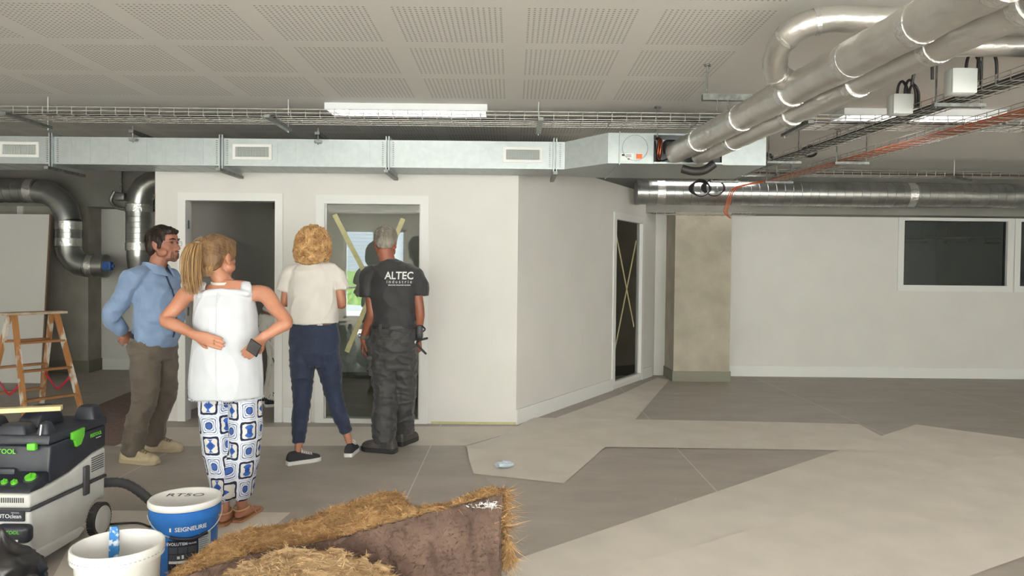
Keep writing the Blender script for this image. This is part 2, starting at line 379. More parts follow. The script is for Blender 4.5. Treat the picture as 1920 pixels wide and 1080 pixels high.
# outdoors behind the rear windows: hedge and a shuttered facade
leaf = mat('hedge_leaves', (96, 140, 62), .7, c2=(160, 190, 110), scale=9, bump=.6, bscale=20)
hb = MB(); nx, nz = 90, 14
rings = []
for i in range(nx+1):
    x = -9+18*i/nx
    rings.append([V((x, -8.2+.25*noise.noise(V((x*2, a*.9, 1)))+.55*math.cos(a), .7+.75*math.sin(a)*(1+.2*noise.noise(V((x*1.7, a, 4)))))) for a in [math.pi*(k/nz)*1.25-.4 for k in range(nz+1)]])
hb.loft(rings, False, False); hb.build('garden_hedge', leaf, None, None, 50, None, 'green hedge growing outside the tall rear windows', 'hedge')
e = empty('neighbour_building', (0, -12, 0), 'white building with louvred shutters standing outside behind the hedge', 'building')
MB().bx(-12, 12, -12.3, -12, 0, 7).build('facade', mat('facade_white', (226, 228, 230), .7), e)
sl = mat('shutter_white', (198, 204, 212), .6)
proto = None
for x in [-9+1.9*k for k in range(10)]:
    s = MB().bx(x-.62, x+.62, -11.99, -11.93, .9, 3.1).build('shutter', mat('shutter_back', (198, 204, 212), .6) if proto is None else proto, e)
    proto = s.data.materials[0]
    q = MB()
    for z in [1.0+.13*k for k in range(16)]: q.box((x, -11.9, z), (1.16, .07, .02), Matrix.Rotation(.6, 3, 'X'))
    q.build('louvres', sl, s, kind='stuff')
# ------------------------------------------------------------------ overhead services
# rectangular galvanised duct above the partition
DY0, DY1, DZ0, DZ1 = 6.37, 6.80, 2.306, 2.54
FL = [-5.41, -3.955, -2.50, -1.076, .357]
e = empty('rectangular_duct', (-2.5, 6.58, DZ0), 'long rectangular galvanised steel air duct running above the white partition', 'air duct')
edges = [-7.4]+FL+[.44]; GRX = (-4.40, -2.405, -.085)
for a, b in zip(edges[:-1], edges[1:]):
    m_ = MB(); th = .004; g = [x for x in GRX if a < x < b]
    m_.bx(a, b, DY0, DY1, DZ0, DZ0+th); m_.bx(a, b, DY0, DY1, DZ1-th, DZ1); m_.bx(a, b, DY1-th, DY1, DZ0+th, DZ1-th)
    if g:       # sheet-metal front with the grille opening cut out, hollow behind
        ga, gb, gz0, gz1 = g[0]+.024, g[0]+.311, 2.383, 2.467
        m_.bx(a, ga, DY0, DY0+th, DZ0+th, DZ1-th); m_.bx(gb, b, DY0, DY0+th, DZ0+th, DZ1-th); m_.bx(ga, gb, DY0, DY0+th, DZ0+th, gz0); m_.bx(ga, gb, DY0, DY0+th, gz1, DZ1-th)
    else: m_.bx(a, b, DY0, DY0+th, DZ0+th, DZ1-th)
    if a < -7: m_.bx(a, a+th, DY0+th, DY1-th, DZ0+th, DZ1-th)
    n = max(1, int((b-a)/.158))
    for k in range(1, n):
        x = a+(b-a)*k/n
        if not any(q-.01 < x < q+.345 for q in GRX): m_.bx(x-.003, x+.003, DY0-.002, DY0, DZ0+.004, DZ1-.004)
        m_.bx(x-.003, x+.003, DY0, DY1, DZ0-.002, DZ0)
    m_.build('duct_section', 'galv', e)
for x in FL:
    f = MB()
    for sx in (-.012, .012):
        f.bx(x+sx-.0045, x+sx+.0045, DY0-.028, DY0, DZ0-.028, DZ1+.028); f.bx(x+sx-.0045, x+sx+.0045, DY0, DY1, DZ0-.028, DZ0); f.bx(x+sx-.0045, x+sx+.0045, DY0, DY1, DZ1, DZ1+.028)
    fl = f.build('flange', 'galv', e)
    r = MB()
    for sx in (-.045, .045):
        for k in range(12): r.box((x+sx, DY0-.003, DZ0+.02+k*.0176), (.012, .008, .006))
    r.build('rivets', 'strut', fl, kind='stuff')
    b = MB(); b.bx(x-.018, x+.018, DY0-.09, DY1+.03, DZ0-.055, DZ0-.03); b.build('support_channel', 'strut', e)
for (x, z) in ((-3.25, DZ1), (-1.67, DZ1)):
    b = MB(); b.bx(x-.02, x+.02, DY0-.06, DY1+.2, DZ1+.03, DZ1+.055); b.cyl((x, DY0-.03, DZ1-.05), (x, DY0-.03, DZ1+.09), .006, 8); b.bx(x-.03, x+.03, DY0-.045, DY0-.005, DZ1-.035, DZ1-.015)
    b.build('hanger_bracket', 'strut', e)
for x0 in (-4.40, -2.405, -.085):
    g = MB(); w_, h_ = .335, .132; zc = 2.425; x1 = x0+w_; z0 = zc-h_/2; z1 = zc+h_/2; y = DY0-.012
    for q in ((x0, x1, z0, z0+.024), (x0, x1, z1-.024, z1), (x0, x0+.024, z0+.024, z1-.024), (x1-.024, x1, z0+.024, z1-.024)): g.bx(q[0], q[1], y, DY0, q[2], q[3])
    gr = g.build('grille', 'trimw', e)
    s = MB()
    for k in range(21): xx = x0+.03+k*(w_-.06)/20; s.bx(xx-.0025, xx+.0025, y+.001, DY0-.004, z0+.024, z1-.024)
    for k in range(6): zz = z0+.034+k*(h_-.068)/5; s.bx(x0+.024, x1-.024, y+.004, DY0-.0045, zz-.0015, zz+.0015)
    s.build('slats', 'boxp', gr, kind='stuff')
# transition piece
t = MB()
a = [V((.44, DY0, DZ0)), V((.44, DY1, DZ0)), V((.44, DY1, DZ1)), V((.44, DY0, DZ1))]
UX0, UX1, UY0, UY1, UZ0, UZ1 = .89, 2.12, 6.2, 7.14, 2.336, 2.59
b = [V((UX0-.1, UY0+.0, UZ0)), V((UX0-.1, UY1, UZ0)), V((UX0-.1, UY1, UZ1)), V((UX0-.1, UY0, UZ1))]
c_ = [p+V((.1, 0, 0)) for p in b]
t.loft([a, b, c_]); tr = t.build('transition', 'galv', e)
f = MB(); f.bx(UX0-.008, UX0, UY0-.012, UY1+.012, UZ0-.012, UZ1+.012); f.build('flange', 'galv', e)
# fan coil unit
e = empty('fan_coil_unit', (1.5, 6.67, UZ0), 'galvanised ceiling fan coil unit with open valve bay at the end of the rectangular duct', 'fan coil')
bx1 = (1.17, 1.75)
MB().bx(UX0+.002, bx1[0], UY0, UY1, UZ0, UZ1).build('casing', 'galv', e)
MB().bx(bx1[1], UX1, UY0+.03, UY1, UZ0, UZ1).build('end_casing', 'galv', e)
m_ = MB(); m_.bx(bx1[0], bx1[1], UY0+.22, UY1, UZ0, UZ1); m_.bx(bx1[0], bx1[1], UY0-.01, UY0+.22, UZ0, UZ0+.014); m_.bx(bx1[0], bx1[1], UY0, UY0+.22, UZ1-.014, UZ1); m_.build('valve_bay', 'galv', e)
MB().bx(1.50, 1.735, UY0+.03, UY0+.12, UZ0+.015, UZ0+.16).build('motor_box', 'black', e)
rg = MB(); N_ = 40; cx, cz, rr_ = 1.015, UZ0+.13, .108
ring = lambda r, y: [V((cx+r*math.cos(2*math.pi*k/N_), y, cz+r*math.sin(2*math.pi*k/N_))) for k in range(N_)]
rg.loft([ring(rr_, UY0), ring(rr_, UY0-.003), ring(rr_-.004, UY0-.003), ring(rr_-.004, UY0)], False); rg.build('knockout_ring', 'strut', e)
MB().bx(.895, 1.005, UY0-.0015, UY0-.0002, UZ0+.022, UZ0+.085).build('rating_label', mat('label_white', (225, 228, 226), .5), e)
q = MB(); q.bx(.905, .93, UY0-.002, UY0-.0015, UZ0+.062, UZ0+.078); q.bx(.955, .97, UY0-.002, UY0-.0015, UZ0+.03, UZ0+.045)
for k in range(3): q.bx(.94, .985, UY0-.002, UY0-.0015, UZ0+.056+k*.008, UZ0+.059+k*.008)
q.build('label_print', 'dark', e)
MB().bx(1.025, 1.075, UY0-.0015, UY0-.0002, UZ0+.04, UZ0+.08).build('warning_sticker', mat('sticker_orange', (232, 110, 40), .5), e)
cp = mat('copper_pipe', (176, 96, 70), .35, .85)
for x in (1.215, 1.235): MB().tube(catmull([(x, UY0+.1, UZ0+.02), (x, UY0+.05, UZ0+.1), (x+.01, UY0+.06, UZ0+.2), (x+.01, UY0+.15, UZ0+.235)], 5), .011, 8).build('copper_pipe', cp, e, sm=60)
MB().rbox((1.32, UY0+.06, UZ0+.15), (.12, .1, .12), .03, 2).build('valve_actuator', 'black', e, sm=50)
MB().cyl((1.36, UY0, UZ0+.17), (1.4, UY0-.03, UZ0+.17), .02, 12).build('actuator_cap', mat('red_cap', (150, 40, 36), .5), e, sm=50)
MB().tube(catmull([(1.19, UY0+.05, UZ0+.2), (1.2, UY0-.0, UZ0+.06), (1.24, UY0+.02, UZ0+.03), (1.3, UY0+.05, UZ0+.05)], 6), .006, 6).build('loose_cable', 'cable', e)
# spiral round ducts
def spiral(mb, a, b, r, pitch=.105, seg=28):
    a, b = V(a), V(b); L_ = (b-a).length; t_ = (b-a)/L_; pts = []; rr = []
    s = 0
    while s < L_:
        for ds, dr in ((0, 0), (.006, 0), (.009, .004), (.013, .004), (.016, 0)):
            if s+ds <= L_: pts.append(a+t_*(s+ds)); rr.append(r+dr)
        s += pitch
    pts.append(b); rr.append(r)
    return mb.tube(pts, rr, seg)
e = empty('spiral_duct', (4.5, 9.3, 2.28), 'long horizontal spiral-wound round steel duct below the grey beam', 'air duct')
spiral(MB(), (1.57, 9.3, 2.435), (RX1, 9.3, 2.435), .15).build('duct_pipe', 'spiral', e, sm=35)
MB().tube([(1.54, 9.3, 2.435), (1.58, 9.3, 2.435)], .157, 28).build('end_cap', 'spiral', e, sm=35)
for x in (1.84, 4.96): MB().tube([(x-.05, 9.3, 2.435), (x+.05, 9.3, 2.435)], .1565, 28).build('joint_tape', 'tape', e, sm=35)
def bent(pts, r, seg=26): return MB().tube(pts, r, seg)
def arc(c, a0, a1, r, ax, ay, n=5): return [V(c)+V(ax)*(r*math.cos(a0+(a1-a0)*k/n))+V(ay)*(r*math.sin(a0+(a1-a0)*k/n)) for k in range(n+1)]
# left ducts
Yd = 9.55
e = empty('elbow_duct', (-6.0, Yd, 1.4), 'round steel duct turning down the grey pier and ending in a blue damper', 'air duct')
P0 = at(0, 358, Yd); P1 = at(72, 358, Yd); xv = at(128, 430, Yd).x; zt = P1.z; zb = at(130, 498, Yd).z; xe = at(200, 497, Yd).x; r = .15
spiral(MB(), (RX0+.05, Yd, zt), (P1.x, Yd, zt), r).build('duct_pipe', 'spiral', e, sm=35)
R1 = xv-P1.x
bent(arc((P1.x, Yd, zt-R1), math.pi/2, 0, R1, (1, 0, 0), (0, 0, 1), 4), r).build('elbow', 'spiral', e, sm=20)
spiral(MB(), (xv, Yd, zt-R1), (xv, Yd, zb+.25), r, .07).build('duct_pipe', 'spiral', e, sm=35)
bent(arc((xv+.25, Yd, zb+.25), math.pi, 1.5*math.pi, .25, (1, 0, 0), (0, 0, 1), 4), r).build('elbow', 'spiral', e, sm=20)
MB().tube([(xv+.25, Yd, zb), (xe, Yd, zb), (xe+.03, Yd, zb), (xe+.06, Yd, zb)], [r, r, r*.85, r*.5], 26).build('end_spigot', 'spiral', e, sm=30)
MB().tube([(xv+.28, Yd, zb), (xv+.36, Yd, zb)], r+.006, 26).build('joint_tape', 'tape', e, sm=35)
MB().tube([(P1.x-.12, Yd, zt), (P1.x-.02, Yd, zt)], r+.006, 26).build('joint_tape', 'tape', e, sm=35)
for zz in (zt-R1-.06, zb+.30): MB().tube([(xv, Yd, zz-.05), (xv, Yd, zz+.05)], r+.006, 26).build('joint_tape', 'tape', e, sm=35)
bl = mat('blue_plastic', (34, 84, 150), .45)
q = MB(); q.rbox((xe+.08, Yd-.12, zb), (.11, .08, .11), .012, 2); q.cyl((xe+.08, Yd-.17, zb), (xe+.08, Yd-.1, zb), .03, 14); q.bx(xe+.13, xe+.16, Yd-.13, Yd-.1, zb-.015, zb+.015); q.build('damper_actuator', bl, e, sm=40)
e = empty('riser_duct', (-4.95, Yd, 1.4), 'vertical round steel duct with elbows beside the white partition end', 'air duct')
xv = at(261, 430, Yd).x; zt = at(261, 350, Yd).z; zb = at(258, 470, Yd).z
spiral(MB(), (xv, Yd, zb), (xv, Yd, zt-.22), .158, .07).build('duct_pipe', 'spiral', e, sm=35)
bent(arc((xv+.3, Yd, zt-.22), math.pi, math.pi/2, .3, (1, 0, 0), (0, 0, 1), 4)+[V((xv+1.0, Yd, zt+.08))], .158).build('elbow', 'spiral', e, sm=20)
bent([(xv, Yd, zb), (xv, Yd, zb-.06)]+arc((xv, Yd+.3, zb-.06), math.pi, 1.4*math.pi, .3, (0, 1, 0), (0, 0, 1), 3), .15).build('elbow', 'spiral', e, sm=20)
MB().cyl((xv+.42, Yd, zt+.2), (xv+.42, Yd, H), .006, 8).build('threaded_rod', 'strut', e); MB().tube([(xv+.40, Yd, zt+.08), (xv+.44, Yd, zt+.08)], .166, 26).build('hanger_clamp', 'strut', e, sm=40)
for zz in (zt-.28, zb+.05): MB().tube([(xv, Yd, zz-.05), (xv, Yd, zz+.05)], .165, 26).build('joint_tape', 'tape', e, sm=35)
q = MB(); p = at(222, 376, 9.8); q.tube(catmull([p+V((-.05, 0, .12)), p+V((-.1, 0, 0)), p+V((-.02, 0, -.09)), p+V((.2, 0, -.12)), p+V((.6, 0, -.12))], 6), .022, 8); q.rbox(p+V((.03, 0, .05)), (.14, .1, .1), .02, 2); q.bx(p.x-.0, p.x+.03, p.y+.02, p.y+.05, p.z, H)
q.build('pipe_bracket', 'strut', None, None, 40, None, 'grey pipe clamp hanging on a rod beside the riser duct', 'bracket')
# foil wrapped pipes
def pipe_pt(s, off=(0, 0, 0)):    # s = distance from the camera plane
    a, b = V((1.33, 6.2, 2.42)), V((1.62, 2.67, 2.42)); k = (6.2-s)/(6.2-2.67)
    return a+(b-a)*k+V(off)
def wob(pts, r, amp=.006, sd=0):
    return [r*(1+amp/r*noise.noise(V((i*.9, sd, 0)))) for i in range(len(pts))]
for nm, off, r, s0, lab in (('foil_pipe', (0, 0, 0), .085, 6.12, 'thicker silver foil-wrapped pipe slanting from the fan coil to the foil elbow'), ('foil_pipe', (.165, 0, -.045), .07, 6.02, 'thinner silver foil-wrapped pipe running beside the thicker foil pipe')):
    e = empty(nm, pipe_pt(s0, off), lab, 'pipe', 'foil-wrapped pipes')
    pts = [pipe_pt(s0-k*.055, off) for k in range(int((s0-1.2)/.055))]
    MB().tube(pts, wob(pts, r, .007, r*90), 22).build('foil_jacket', 'foil', e, sm=60)
    for s in ((5.55, 4.75, 4.05, 3.45, 2.95, 2.5) if r > .08 else (5.3, 4.4, 3.7, 3.1, 2.6)):
        MB().tube([pipe_pt(s+.028, off), pipe_pt(s-.028, off)], r+.005, 22).build('foil_tape_band', 'tape', e, sm=50)
    MB().tube([pipe_pt(s0+.04, off), pipe_pt(s0, off)], r*.8, 18).build('pipe_end', 'black' if r < .08 else 'foil', e, sm=50)
# curled insulation end
p = pipe_pt(6.0, (.165, 0, -.045)); MB().tube(catmull([p+V((-.14, .04, -.1)), p+V((-.05, .03, -.122)), p+V((.04, .03, -.112)), p+V((.12, .03, -.06))], 6), (.03, .06) and .035, 10).build('insulation_sleeve', 'cable', None, None, 50, None, 'black rubber insulation sleeve at the end of the thin foil pipe', 'insulation')
# horizontal foil ducts at upper right, one with an elbow onto the thick pipe
e = empty('foil_duct', (2.5, 3.55, 2.6), 'foil-wrapped duct under the ceiling with an elbow joining the thick foil pipe', 'pipe', 'foil-wrapped ducts at the ceiling')
path = [V((4.6, 3.75, 2.68)), V((3.6, 3.72, 2.68)), V((2.6, 3.68, 2.68)), V((1.72, 3.64, 2.67))]+[V(p) for p in ((1.53, 3.63, 2.665), (1.41, 3.66, 2.64), (1.345, 3.74, 2.59), (1.345, 3.84, 2.53), (1.385, 3.93, 2.485), (1.44, 3.97, 2.465))]
pts = catmull(path, 6); MB().tube(pts, wob(pts, .062, .006, 3), 20).build('foil_jacket', 'foil', e, sm=60)
for i in (26, 34, 48): MB().tube([pts[i], (pts[i]+pts[i+1])/2, pts[i+1]], .0655, 20).build('foil_tape_band', 'tape', e, sm=60)
e = empty('foil_duct', (2.9, 3.9, 2.6), 'straight foil-wrapped duct under the ceiling, the one without an elbow', 'pipe', 'foil-wrapped ducts at the ceiling')
pts = [V((4.8-k*.08, 4.02, 2.665)) for k in range(36)]; MB().tube(pts, wob(pts, .055, .005, 8), 20).build('foil_jacket', 'foil', e, sm=60)
# hangers for the foil pipes
for px, py, D, w_ in ((1345, 183, 4.9, .36),):
    p = at(px, py, D); e = empty('strut_hanger', (p.x, p.y, p.z), 'zinc strut channel hung on threaded rods over the foil pipes', 'hanger')
    MB().bx(p.x-.1, p.x+w_, p.y-.02, p.y+.02, p.z-.02, p.z+.02).build('strut_channel', 'strut', e)
    MB().cyl((p.x-.07, p.y, p.z-.02), (p.x-.07, p.y, H), .006, 8).build('threaded_rod', 'strut', e)
    MB().cyl((p.x-.07, p.y, H-.012), (p.x-.07, p.y, H-.001), .022, 12).build('rod_plate', 'strut', e)
    for dx in (.0, .07): MB().cyl((p.x+dx, p.y, p.z-.02), (p.x+dx, p.y, p.z-.085), .005, 8).build('drop_rod', 'strut', e)
p = at(1240, 190, 6.0); e = empty('threaded_rod_hanger', (p.x, 6.0, 2.59), 'single threaded rod with ceiling plate above the fan coil', 'hanger')
MB().cyl((p.x, 6.15, 2.55), (p.x, 6.15, H), .006, 8).build('threaded_rod', 'strut', e); MB().cyl((p.x, 6.15, H-.012), (p.x, 6.15, H-.001), .03, 12).build('rod_plate', 'strut', e)
# wire mesh trays
def tray(name, a, b, w_, h_, label, group='wire mesh cable trays', step=.11, nl=5):
    a, b = V(a), V(b); L_ = (b-a).length; t_ = (b-a)/L_; n_ = V((-t_.y, t_.x, 0)); up = V((0, 0, 1))
    e = empty(name, (a+b)/2, label, 'cable tray', group)
    lw = MB()
    for k in range(nl): o = n_*(w_*(k/(nl-1)-.5)); lw.tube([a+o, b+o], .0031, 5)
    for sd in (-.5, .5):
        for hh in ((.5, 1.0) if h_ > .05 else (1.0,)): lw.tube([a+n_*(w_*sd)+up*h_*hh, b+n_*(w_*sd)+up*h_*hh], .0031, 5)
    lw.build('long_wires', 'wire', e, kind='stuff')
    cw = MB()
    for k in range(int(L_/step)+1):
        p = a+t_*min(k*step, L_)-up*.004; cw.tube([p-n_*(w_/2+.004)+up*(h_+.006), p-n_*(w_/2+.004), p+n_*(w_/2+.004), p+n_*(w_/2+.004)+up*(h_+.006)], .003, 4)
    cw.build('cross_wires', 'wire', e, kind='stuff')
    return e
tray('cable_tray', (-7.4, 5.75, 2.575), (RX1, 5.75, 2.575), .30, .054, 'wire mesh cable tray crossing the room in front of the rectangular duct')
tray('cable_tray', (-7.4, 8.95, 2.62), (RX1, 8.95, 2.62), .22, .054, 'wire mesh cable tray beside the long spiral duct')
T1 = [V((2.81+.079*2.5, 1.55, 2.5)), V((2.40, 8.75, 2.5))]; T2 = [V((3.43+.079*2.5, 2.4, 2.5)), V((3.02, 8.75, 2.5))]
def tp(Tn, D, dx=0, dz=0): k = (D-Tn[0].y)/(Tn[1].y-Tn[0].y); return Tn[0]+(Tn[1]-Tn[0])*k+V((dx, 0, dz))
tray('cable_tray', T1[0], T1[1], .16, .054, 'wire mesh cable tray full of black cables under the junction boxes')
tray('cable_tray', T2[0], T2[1], .20, .054, 'wire mesh cable tray carrying orange cables')
p0 = at(1228, 402, 9.62); p1 = at(1412, 405, 9.62)
tray('cable_tray', (p0.x, 9.6, p0.z), (p1.x, 9.6, p0.z), .15, .04, 'short wire mesh tray against the top of the concrete pillar')
def cables(path_fn, n, spread, r, m, label, group, z=.008):
    for k in range(n):
        off = (k/(n-1)-.5)*spread if n > 1 else 0
        pts = [path_fn(i, off+.006*noise.noise(V((i*.8, 3.1, 0))), z+r) for i in range(40)]
        MB().tube(catmull(pts, 2), r, 6).build('cable', m, None, None, 60, None, label, 'cable', group)
cables(lambda i, o, z: tp(T1, 1.6+i*.182, o, z), 9, .128, .0068, 'cable', 'black cable lying in the tray under the junction boxes', 'black cables in the slanting tray')
cables(lambda i, o, z: tp(T2, 2.45+i*.161, o, z), 6, .15, .007, 'orange', 'orange cable lying in the slanting wire tray', 'orange cables in the tray')
cables(lambda i, o, z: V((-7.3+i*.405, 5.69+o, 2.577+z)), 2, .03, .007, 'cable', 'black cable lying in the tray crossing the room', 'black cables in the crossing tray')
cables(lambda i, o, z: V((-7.3+i*.405, 8.93+o, 2.622+z)), 4, .14, .010, 'brown', 'dark cable lying in the tray beside the spiral duct', 'dark cables in the far tray')
# struts under the crossing tray
for i, x in enumerate((-5.8, -3.78, -1.83, .2, 2.2, 4.2, 6.2)):
    e = empty('tray_support', (x, 5.75, 2.54), 'slotted zinc strut on rods holding the crossing cable tray', 'hanger', 'supports of the crossing tray')
    MB().bx(x-.02, x+.02, 5.5, 6.06, 2.545, 2.568).build('strut_channel', 'strut', e)
    for y in (6.03,): MB().cyl((x, y, 2.53), (x, y, H), .004, 6).build('threaded_rod', 'boxp', e)
for Tn, D in ((T1, 4.6), (T2, 4.6), (T1, 7.0), (T2, 7.0), (T1, 8.5), (T2, 8.5)):
    p = tp(Tn, D); e = empty('tray_support', (p.x, p.y, p.z-.03), 'zinc strut and rods holding the tray of '+('black' if Tn is T1 else 'orange')+' cables'+{4.6: ' beside the junction boxes', 7.0: ' behind the ceiling strip light', 8.5: ' next to the spiral duct'}[D], 'hanger', 'supports of the slanting trays')
    MB().bx(p.x-.16, p.x+.16, p.y-.02, p.y+.02, p.z-.032, p.z-.01).build('strut_channel', 'strut', e)
    for dx in (-.14, .14): MB().cyl((p.x+dx, p.y, p.z-.04), (p.x+dx, p.y, H), .006, 8).build('threaded_rod', 'strut', e); MB().cyl((p.x+dx, p.y, H-.01), (p.x+dx, p.y, H-.001), .025, 12).build('rod_plate', 'strut', e)
for x in (3.3, 5.4, 7.4):
    e = empty('tray_support', (x, 8.95, 2.58), 'zinc strut holding the tray beside the spiral duct', 'hanger', 'supports of the far tray')
    MB().box((x, 8.93, 2.60), (.04, .5, .022), Matrix.Rotation(-.9, 3, 'Z')).build('strut_channel', 'strut', e)
    MB().cyl((x-.18, 8.787, 2.59), (x-.18, 8.787, H), .005, 6).build('threaded_rod', 'boxp', e)
# junction boxes with cable loops
for D, s, lab, loops in ((4.92, .135, 'pale grey junction box with three arched black cables, farther along the tray', ((-.02, .12, .1), (.03, .13, .1), (.06, .1, .09))), (4.33, .15, 'pale grey junction box beside the tall cable loops, nearer the end of the tray', ((-.16, .1, .08), (.03, .13, .12), (.1, .2, .14)))):
    p = tp(T1, D, -(.105+s/2), .05); e = empty('junction_box', (p.x, p.y, p.z-s/2), lab, 'junction box', 'junction boxes on the tray')
    MB().rbox(p, (s, .08, s), .012, 2).build('box_body', 'boxp', e, sm=40)
    MB().rbox(p+V((0, -.045, 0)), (s*.96, .016, s*.96), .006, 2).build('box_lid', 'boxp', e, sm=40)
    for sz in (-.035, .035): MB().cyl(p+V((s/2-.004, 0, sz)), p+V((s/2+.012, 0, sz)), .018, 12).build('cable_gland', 'boxp', e, sm=40)
    for (dx, hh, ww) in loops:
        b = p+V((dx, .0, s*.3)); sg = -1 if dx < -.1 else 1
        MB().tube(catmull([b+V((0, 0, -.03)), b+V((sg*ww*.1, 0, hh*.7)), b+V((sg*ww*.5, .02, hh)), b+V((sg*ww*.95, .04, hh*.5)), b+V((sg*ww*1.1, .06, -.045))], 8), .009, 8).build('cable_loop', 'cable', e, sm=60)
for px, py, D, R_ in ((1520, 283, 7.1, .055), (1440, 298, 8.0, .06), (1315, 352, 8.87, .10), (1340, 350, 9.0, .11)):
    p = at(px, py, D); q = MB()
    for k in range(4): q.tube([p+V((R_*(1+.1*k)*math.cos(a), .02*k+.02*math.sin(a*2), R_*(1-.08*k)*math.sin(a))) for a in [2*math.pi*j/24 for j in range(25)]], .009, 6)
    if px < 1400: q.cyl(p+V((0, .02, R_*.7)), V((p.x, p.y+.02, 2.612)), .004, 6)
    lb = {1520: 'small coil of black cable tied on the black-cable tray', 1440: 'arched black cable loop near the fan coil corner', 1315: 'wide coil of black cable in front of the spiral duct end', 1340: 'coil of black cable overlapping the spiral duct'}[px]
    q.build('cable_coil', 'cable', None, None, 60, None, lb, 'cable')
p = at(1366, 372, 9.0); q = MB()
for k in range(3): q.tube(catmull([tp(T2, 8.7, -.08+.02*k, .02), p+V((.02*k, -.2, .1)), p+V((-.02+.02*k, 0, -.05)), p+V((-.05+.02*k, 0, -.17)), p+V((.1, .25, -.22))], 6), .006, 6)
q.build('cable_drop', 'orange', None, None, 60, None, 'orange cables dropping in front of the spiral duct to the pillar tray', 'cable')
# ceiling lights
def lamp(x0, y0, w_, d_, label):
    e = empty('ceiling_light', (x0+w_/2, y0+d_/2, H-.07), label, 'ceiling light', 'surface-mounted ceiling lights')
    m_ = MB(); z0 = H-.055
    m_.bx(x0, x0+w_, y0, y0+.014, z0, H-.001); m_.bx(x0, x0+w_, y0+d_-.014, y0+d_, z0, H-.001); m_.bx(x0, x0+.014, y0+.014, y0+d_-.014, z0, H-.001); m_.bx(x0+w_-.014, x0+w_, y0+.014, y0+d_-.014, z0, H-.001); m_.bx(x0+.014, x0+w_-.014, y0+.014, y0+d_-.014, H-.012, H-.001)
    m_.build('housing', 'lampw', e)
    for k in (.3, .7): MB().cyl((x0+.05, y0+d_*k, z0+.038), (x0+w_-.05, y0+d_*k, z0+.038), .011, 10).build('lamp_tube', 'tube', e, sm=60)
    MB().bx(x0+.014, x0+w_-.014, y0+d_/2-.005, y0+d_/2+.005, z0, z0+.04).build('reflector_rib', 'louvre', e)
    s = MB()
    for k in range(1, 20): xx = x0+w_*k/20; s.bx(xx-.002, xx+.002, y0+.014, y0+d_-.014, z0-.002, z0+.034)
    s.build('louvre_blades', 'louvre', e, kind='stuff')
lamp(-1.56, 6.12, 1.34, .30, 'white louvred strip light on the ceiling above the partition')
lamp(2.72, 6.12, 1.34, .30, 'white louvred strip light on the ceiling behind the black-cable tray')
lamp(1.74, 9.05, 1.34, .30, 'white louvred strip light on the ceiling behind the fan coil')
# pipes and hangers in the room beyond the back-wall windows
for y, z in ((12.2, 2.03),):
    MB().cyl((3.5, y, z), (8.5, y+.3, z+.05), .02, 10).build('pipe_run', 'strut', None, None, 50, None, 'thin steel pipe hung on trapezes in the room behind the glass' if y < 13 else 'upper steel pipe at the back of the room behind the glass', 'pipe')
for i, x in enumerate((5.9, 6.7, 7.5, 8.2)):
    e = empty('trapeze_hanger', (x, 12.2, 1.95), 'trapeze hanger on two rods in the room behind the glass', 'hanger', 'trapeze hangers behind the glass')
    yy = 12.2+.3*(x-3.5)/5
    MB().bx(x-.22, x+.22, yy-.025, yy+.06, 1.98, 2.005).build('trapeze_bar', 'strut', e)
    for dx in (-.2, .2): MB().cyl((x+dx, yy+.045, 1.97), (x+dx, yy+.045, H), .006, 6).build('threaded_rod', 'strut', e)
e = empty('rectangular_duct', (6, 13.6, 2.3), 'pale duct crossing the room behind the glass', 'air duct'); MB().bx(4, 8.5, 13.4, 13.8, 2.5, H).build('duct_section', 'galv', e)
# ------------------------------------------------------------------ things on the floor
def sheetmat():
    m, N, Lk, b = newmat('protective_felt'); out = N['Material Output']
    b.inputs['Base Color'].default_value = lin((234, 226, 215)); b.inputs['Roughness'].default_value = .8
    tc = N.new('ShaderNodeTexCoord'); n = N.new('ShaderNodeTexNoise'); n.inputs['Scale'].default_value = 3; n.inputs['Detail'].default_value = 8; Lk.new(tc.outputs['Object'], n.inputs['Vector'])
    mr = N.new('ShaderNodeMapRange'); mr.inputs[1].default_value = .3; mr.inputs[2].default_value = .7; mr.inputs[3].default_value = .76; mr.inputs[4].default_value = .86
    Lk.new(n.outputs[0], mr.inputs[0]); Lk.new(mr.outputs[0], b.inputs['Alpha'])
    return m
M['sheet'] = sheetmat()
def sheet(px, z, label, lift=None, amp=.0025):
    P = [flo(x, y, z) for x, y in px]; cx = sum(p.x for p in P)/len(P); cy = sum(p.y for p in P)/len(P)
    bm = bmesh.new(); bm.faces.new([bm.verts.new(p) for p in P])
    bmesh.ops.triangulate(bm, faces=bm.faces); bmesh.ops.subdivide_edges(bm, edges=bm.edges[:], cuts=9, use_grid_fill=True)
    mb = MB(); bm.verts.ensure_lookup_table(); bm.verts.index_update()
    for q in bm.verts:
        w_ = amp*max(0, noise.noise(V((q.co.x*1.7, q.co.y*2.3, z*900))))
        q.co.z += w_
        if lift: q.co.z += lift(q.co)
    mb.add([q.co.copy() for q in bm.verts], [[q.index for q in f.verts] for f in bm.faces]); bm.free()
    return mb.build('protective_sheet', 'sheet', None, (cx, cy, 0), 40, None, label, 'floor sheet', 'translucent protective sheets on the floor')
sheet([(100, 836), (205, 837), (872, 835), (1000, 800), (960, 799), (330, 801), (215, 803)], .0004, 'white protective sheet lying along the foot of the partition', None, .0004)
c0 = flo(880, 850)
sheet([(872, 838), (888, 888), (1057, 906), (1135, 838), (1190, 788), (1255, 712), (1232, 708), (1160, 741), (990, 802)], .0045, 'white protective sheet running along the angled wall, its corner curled up', lambda p: max(0, .22-(p-c0).length)*.22)
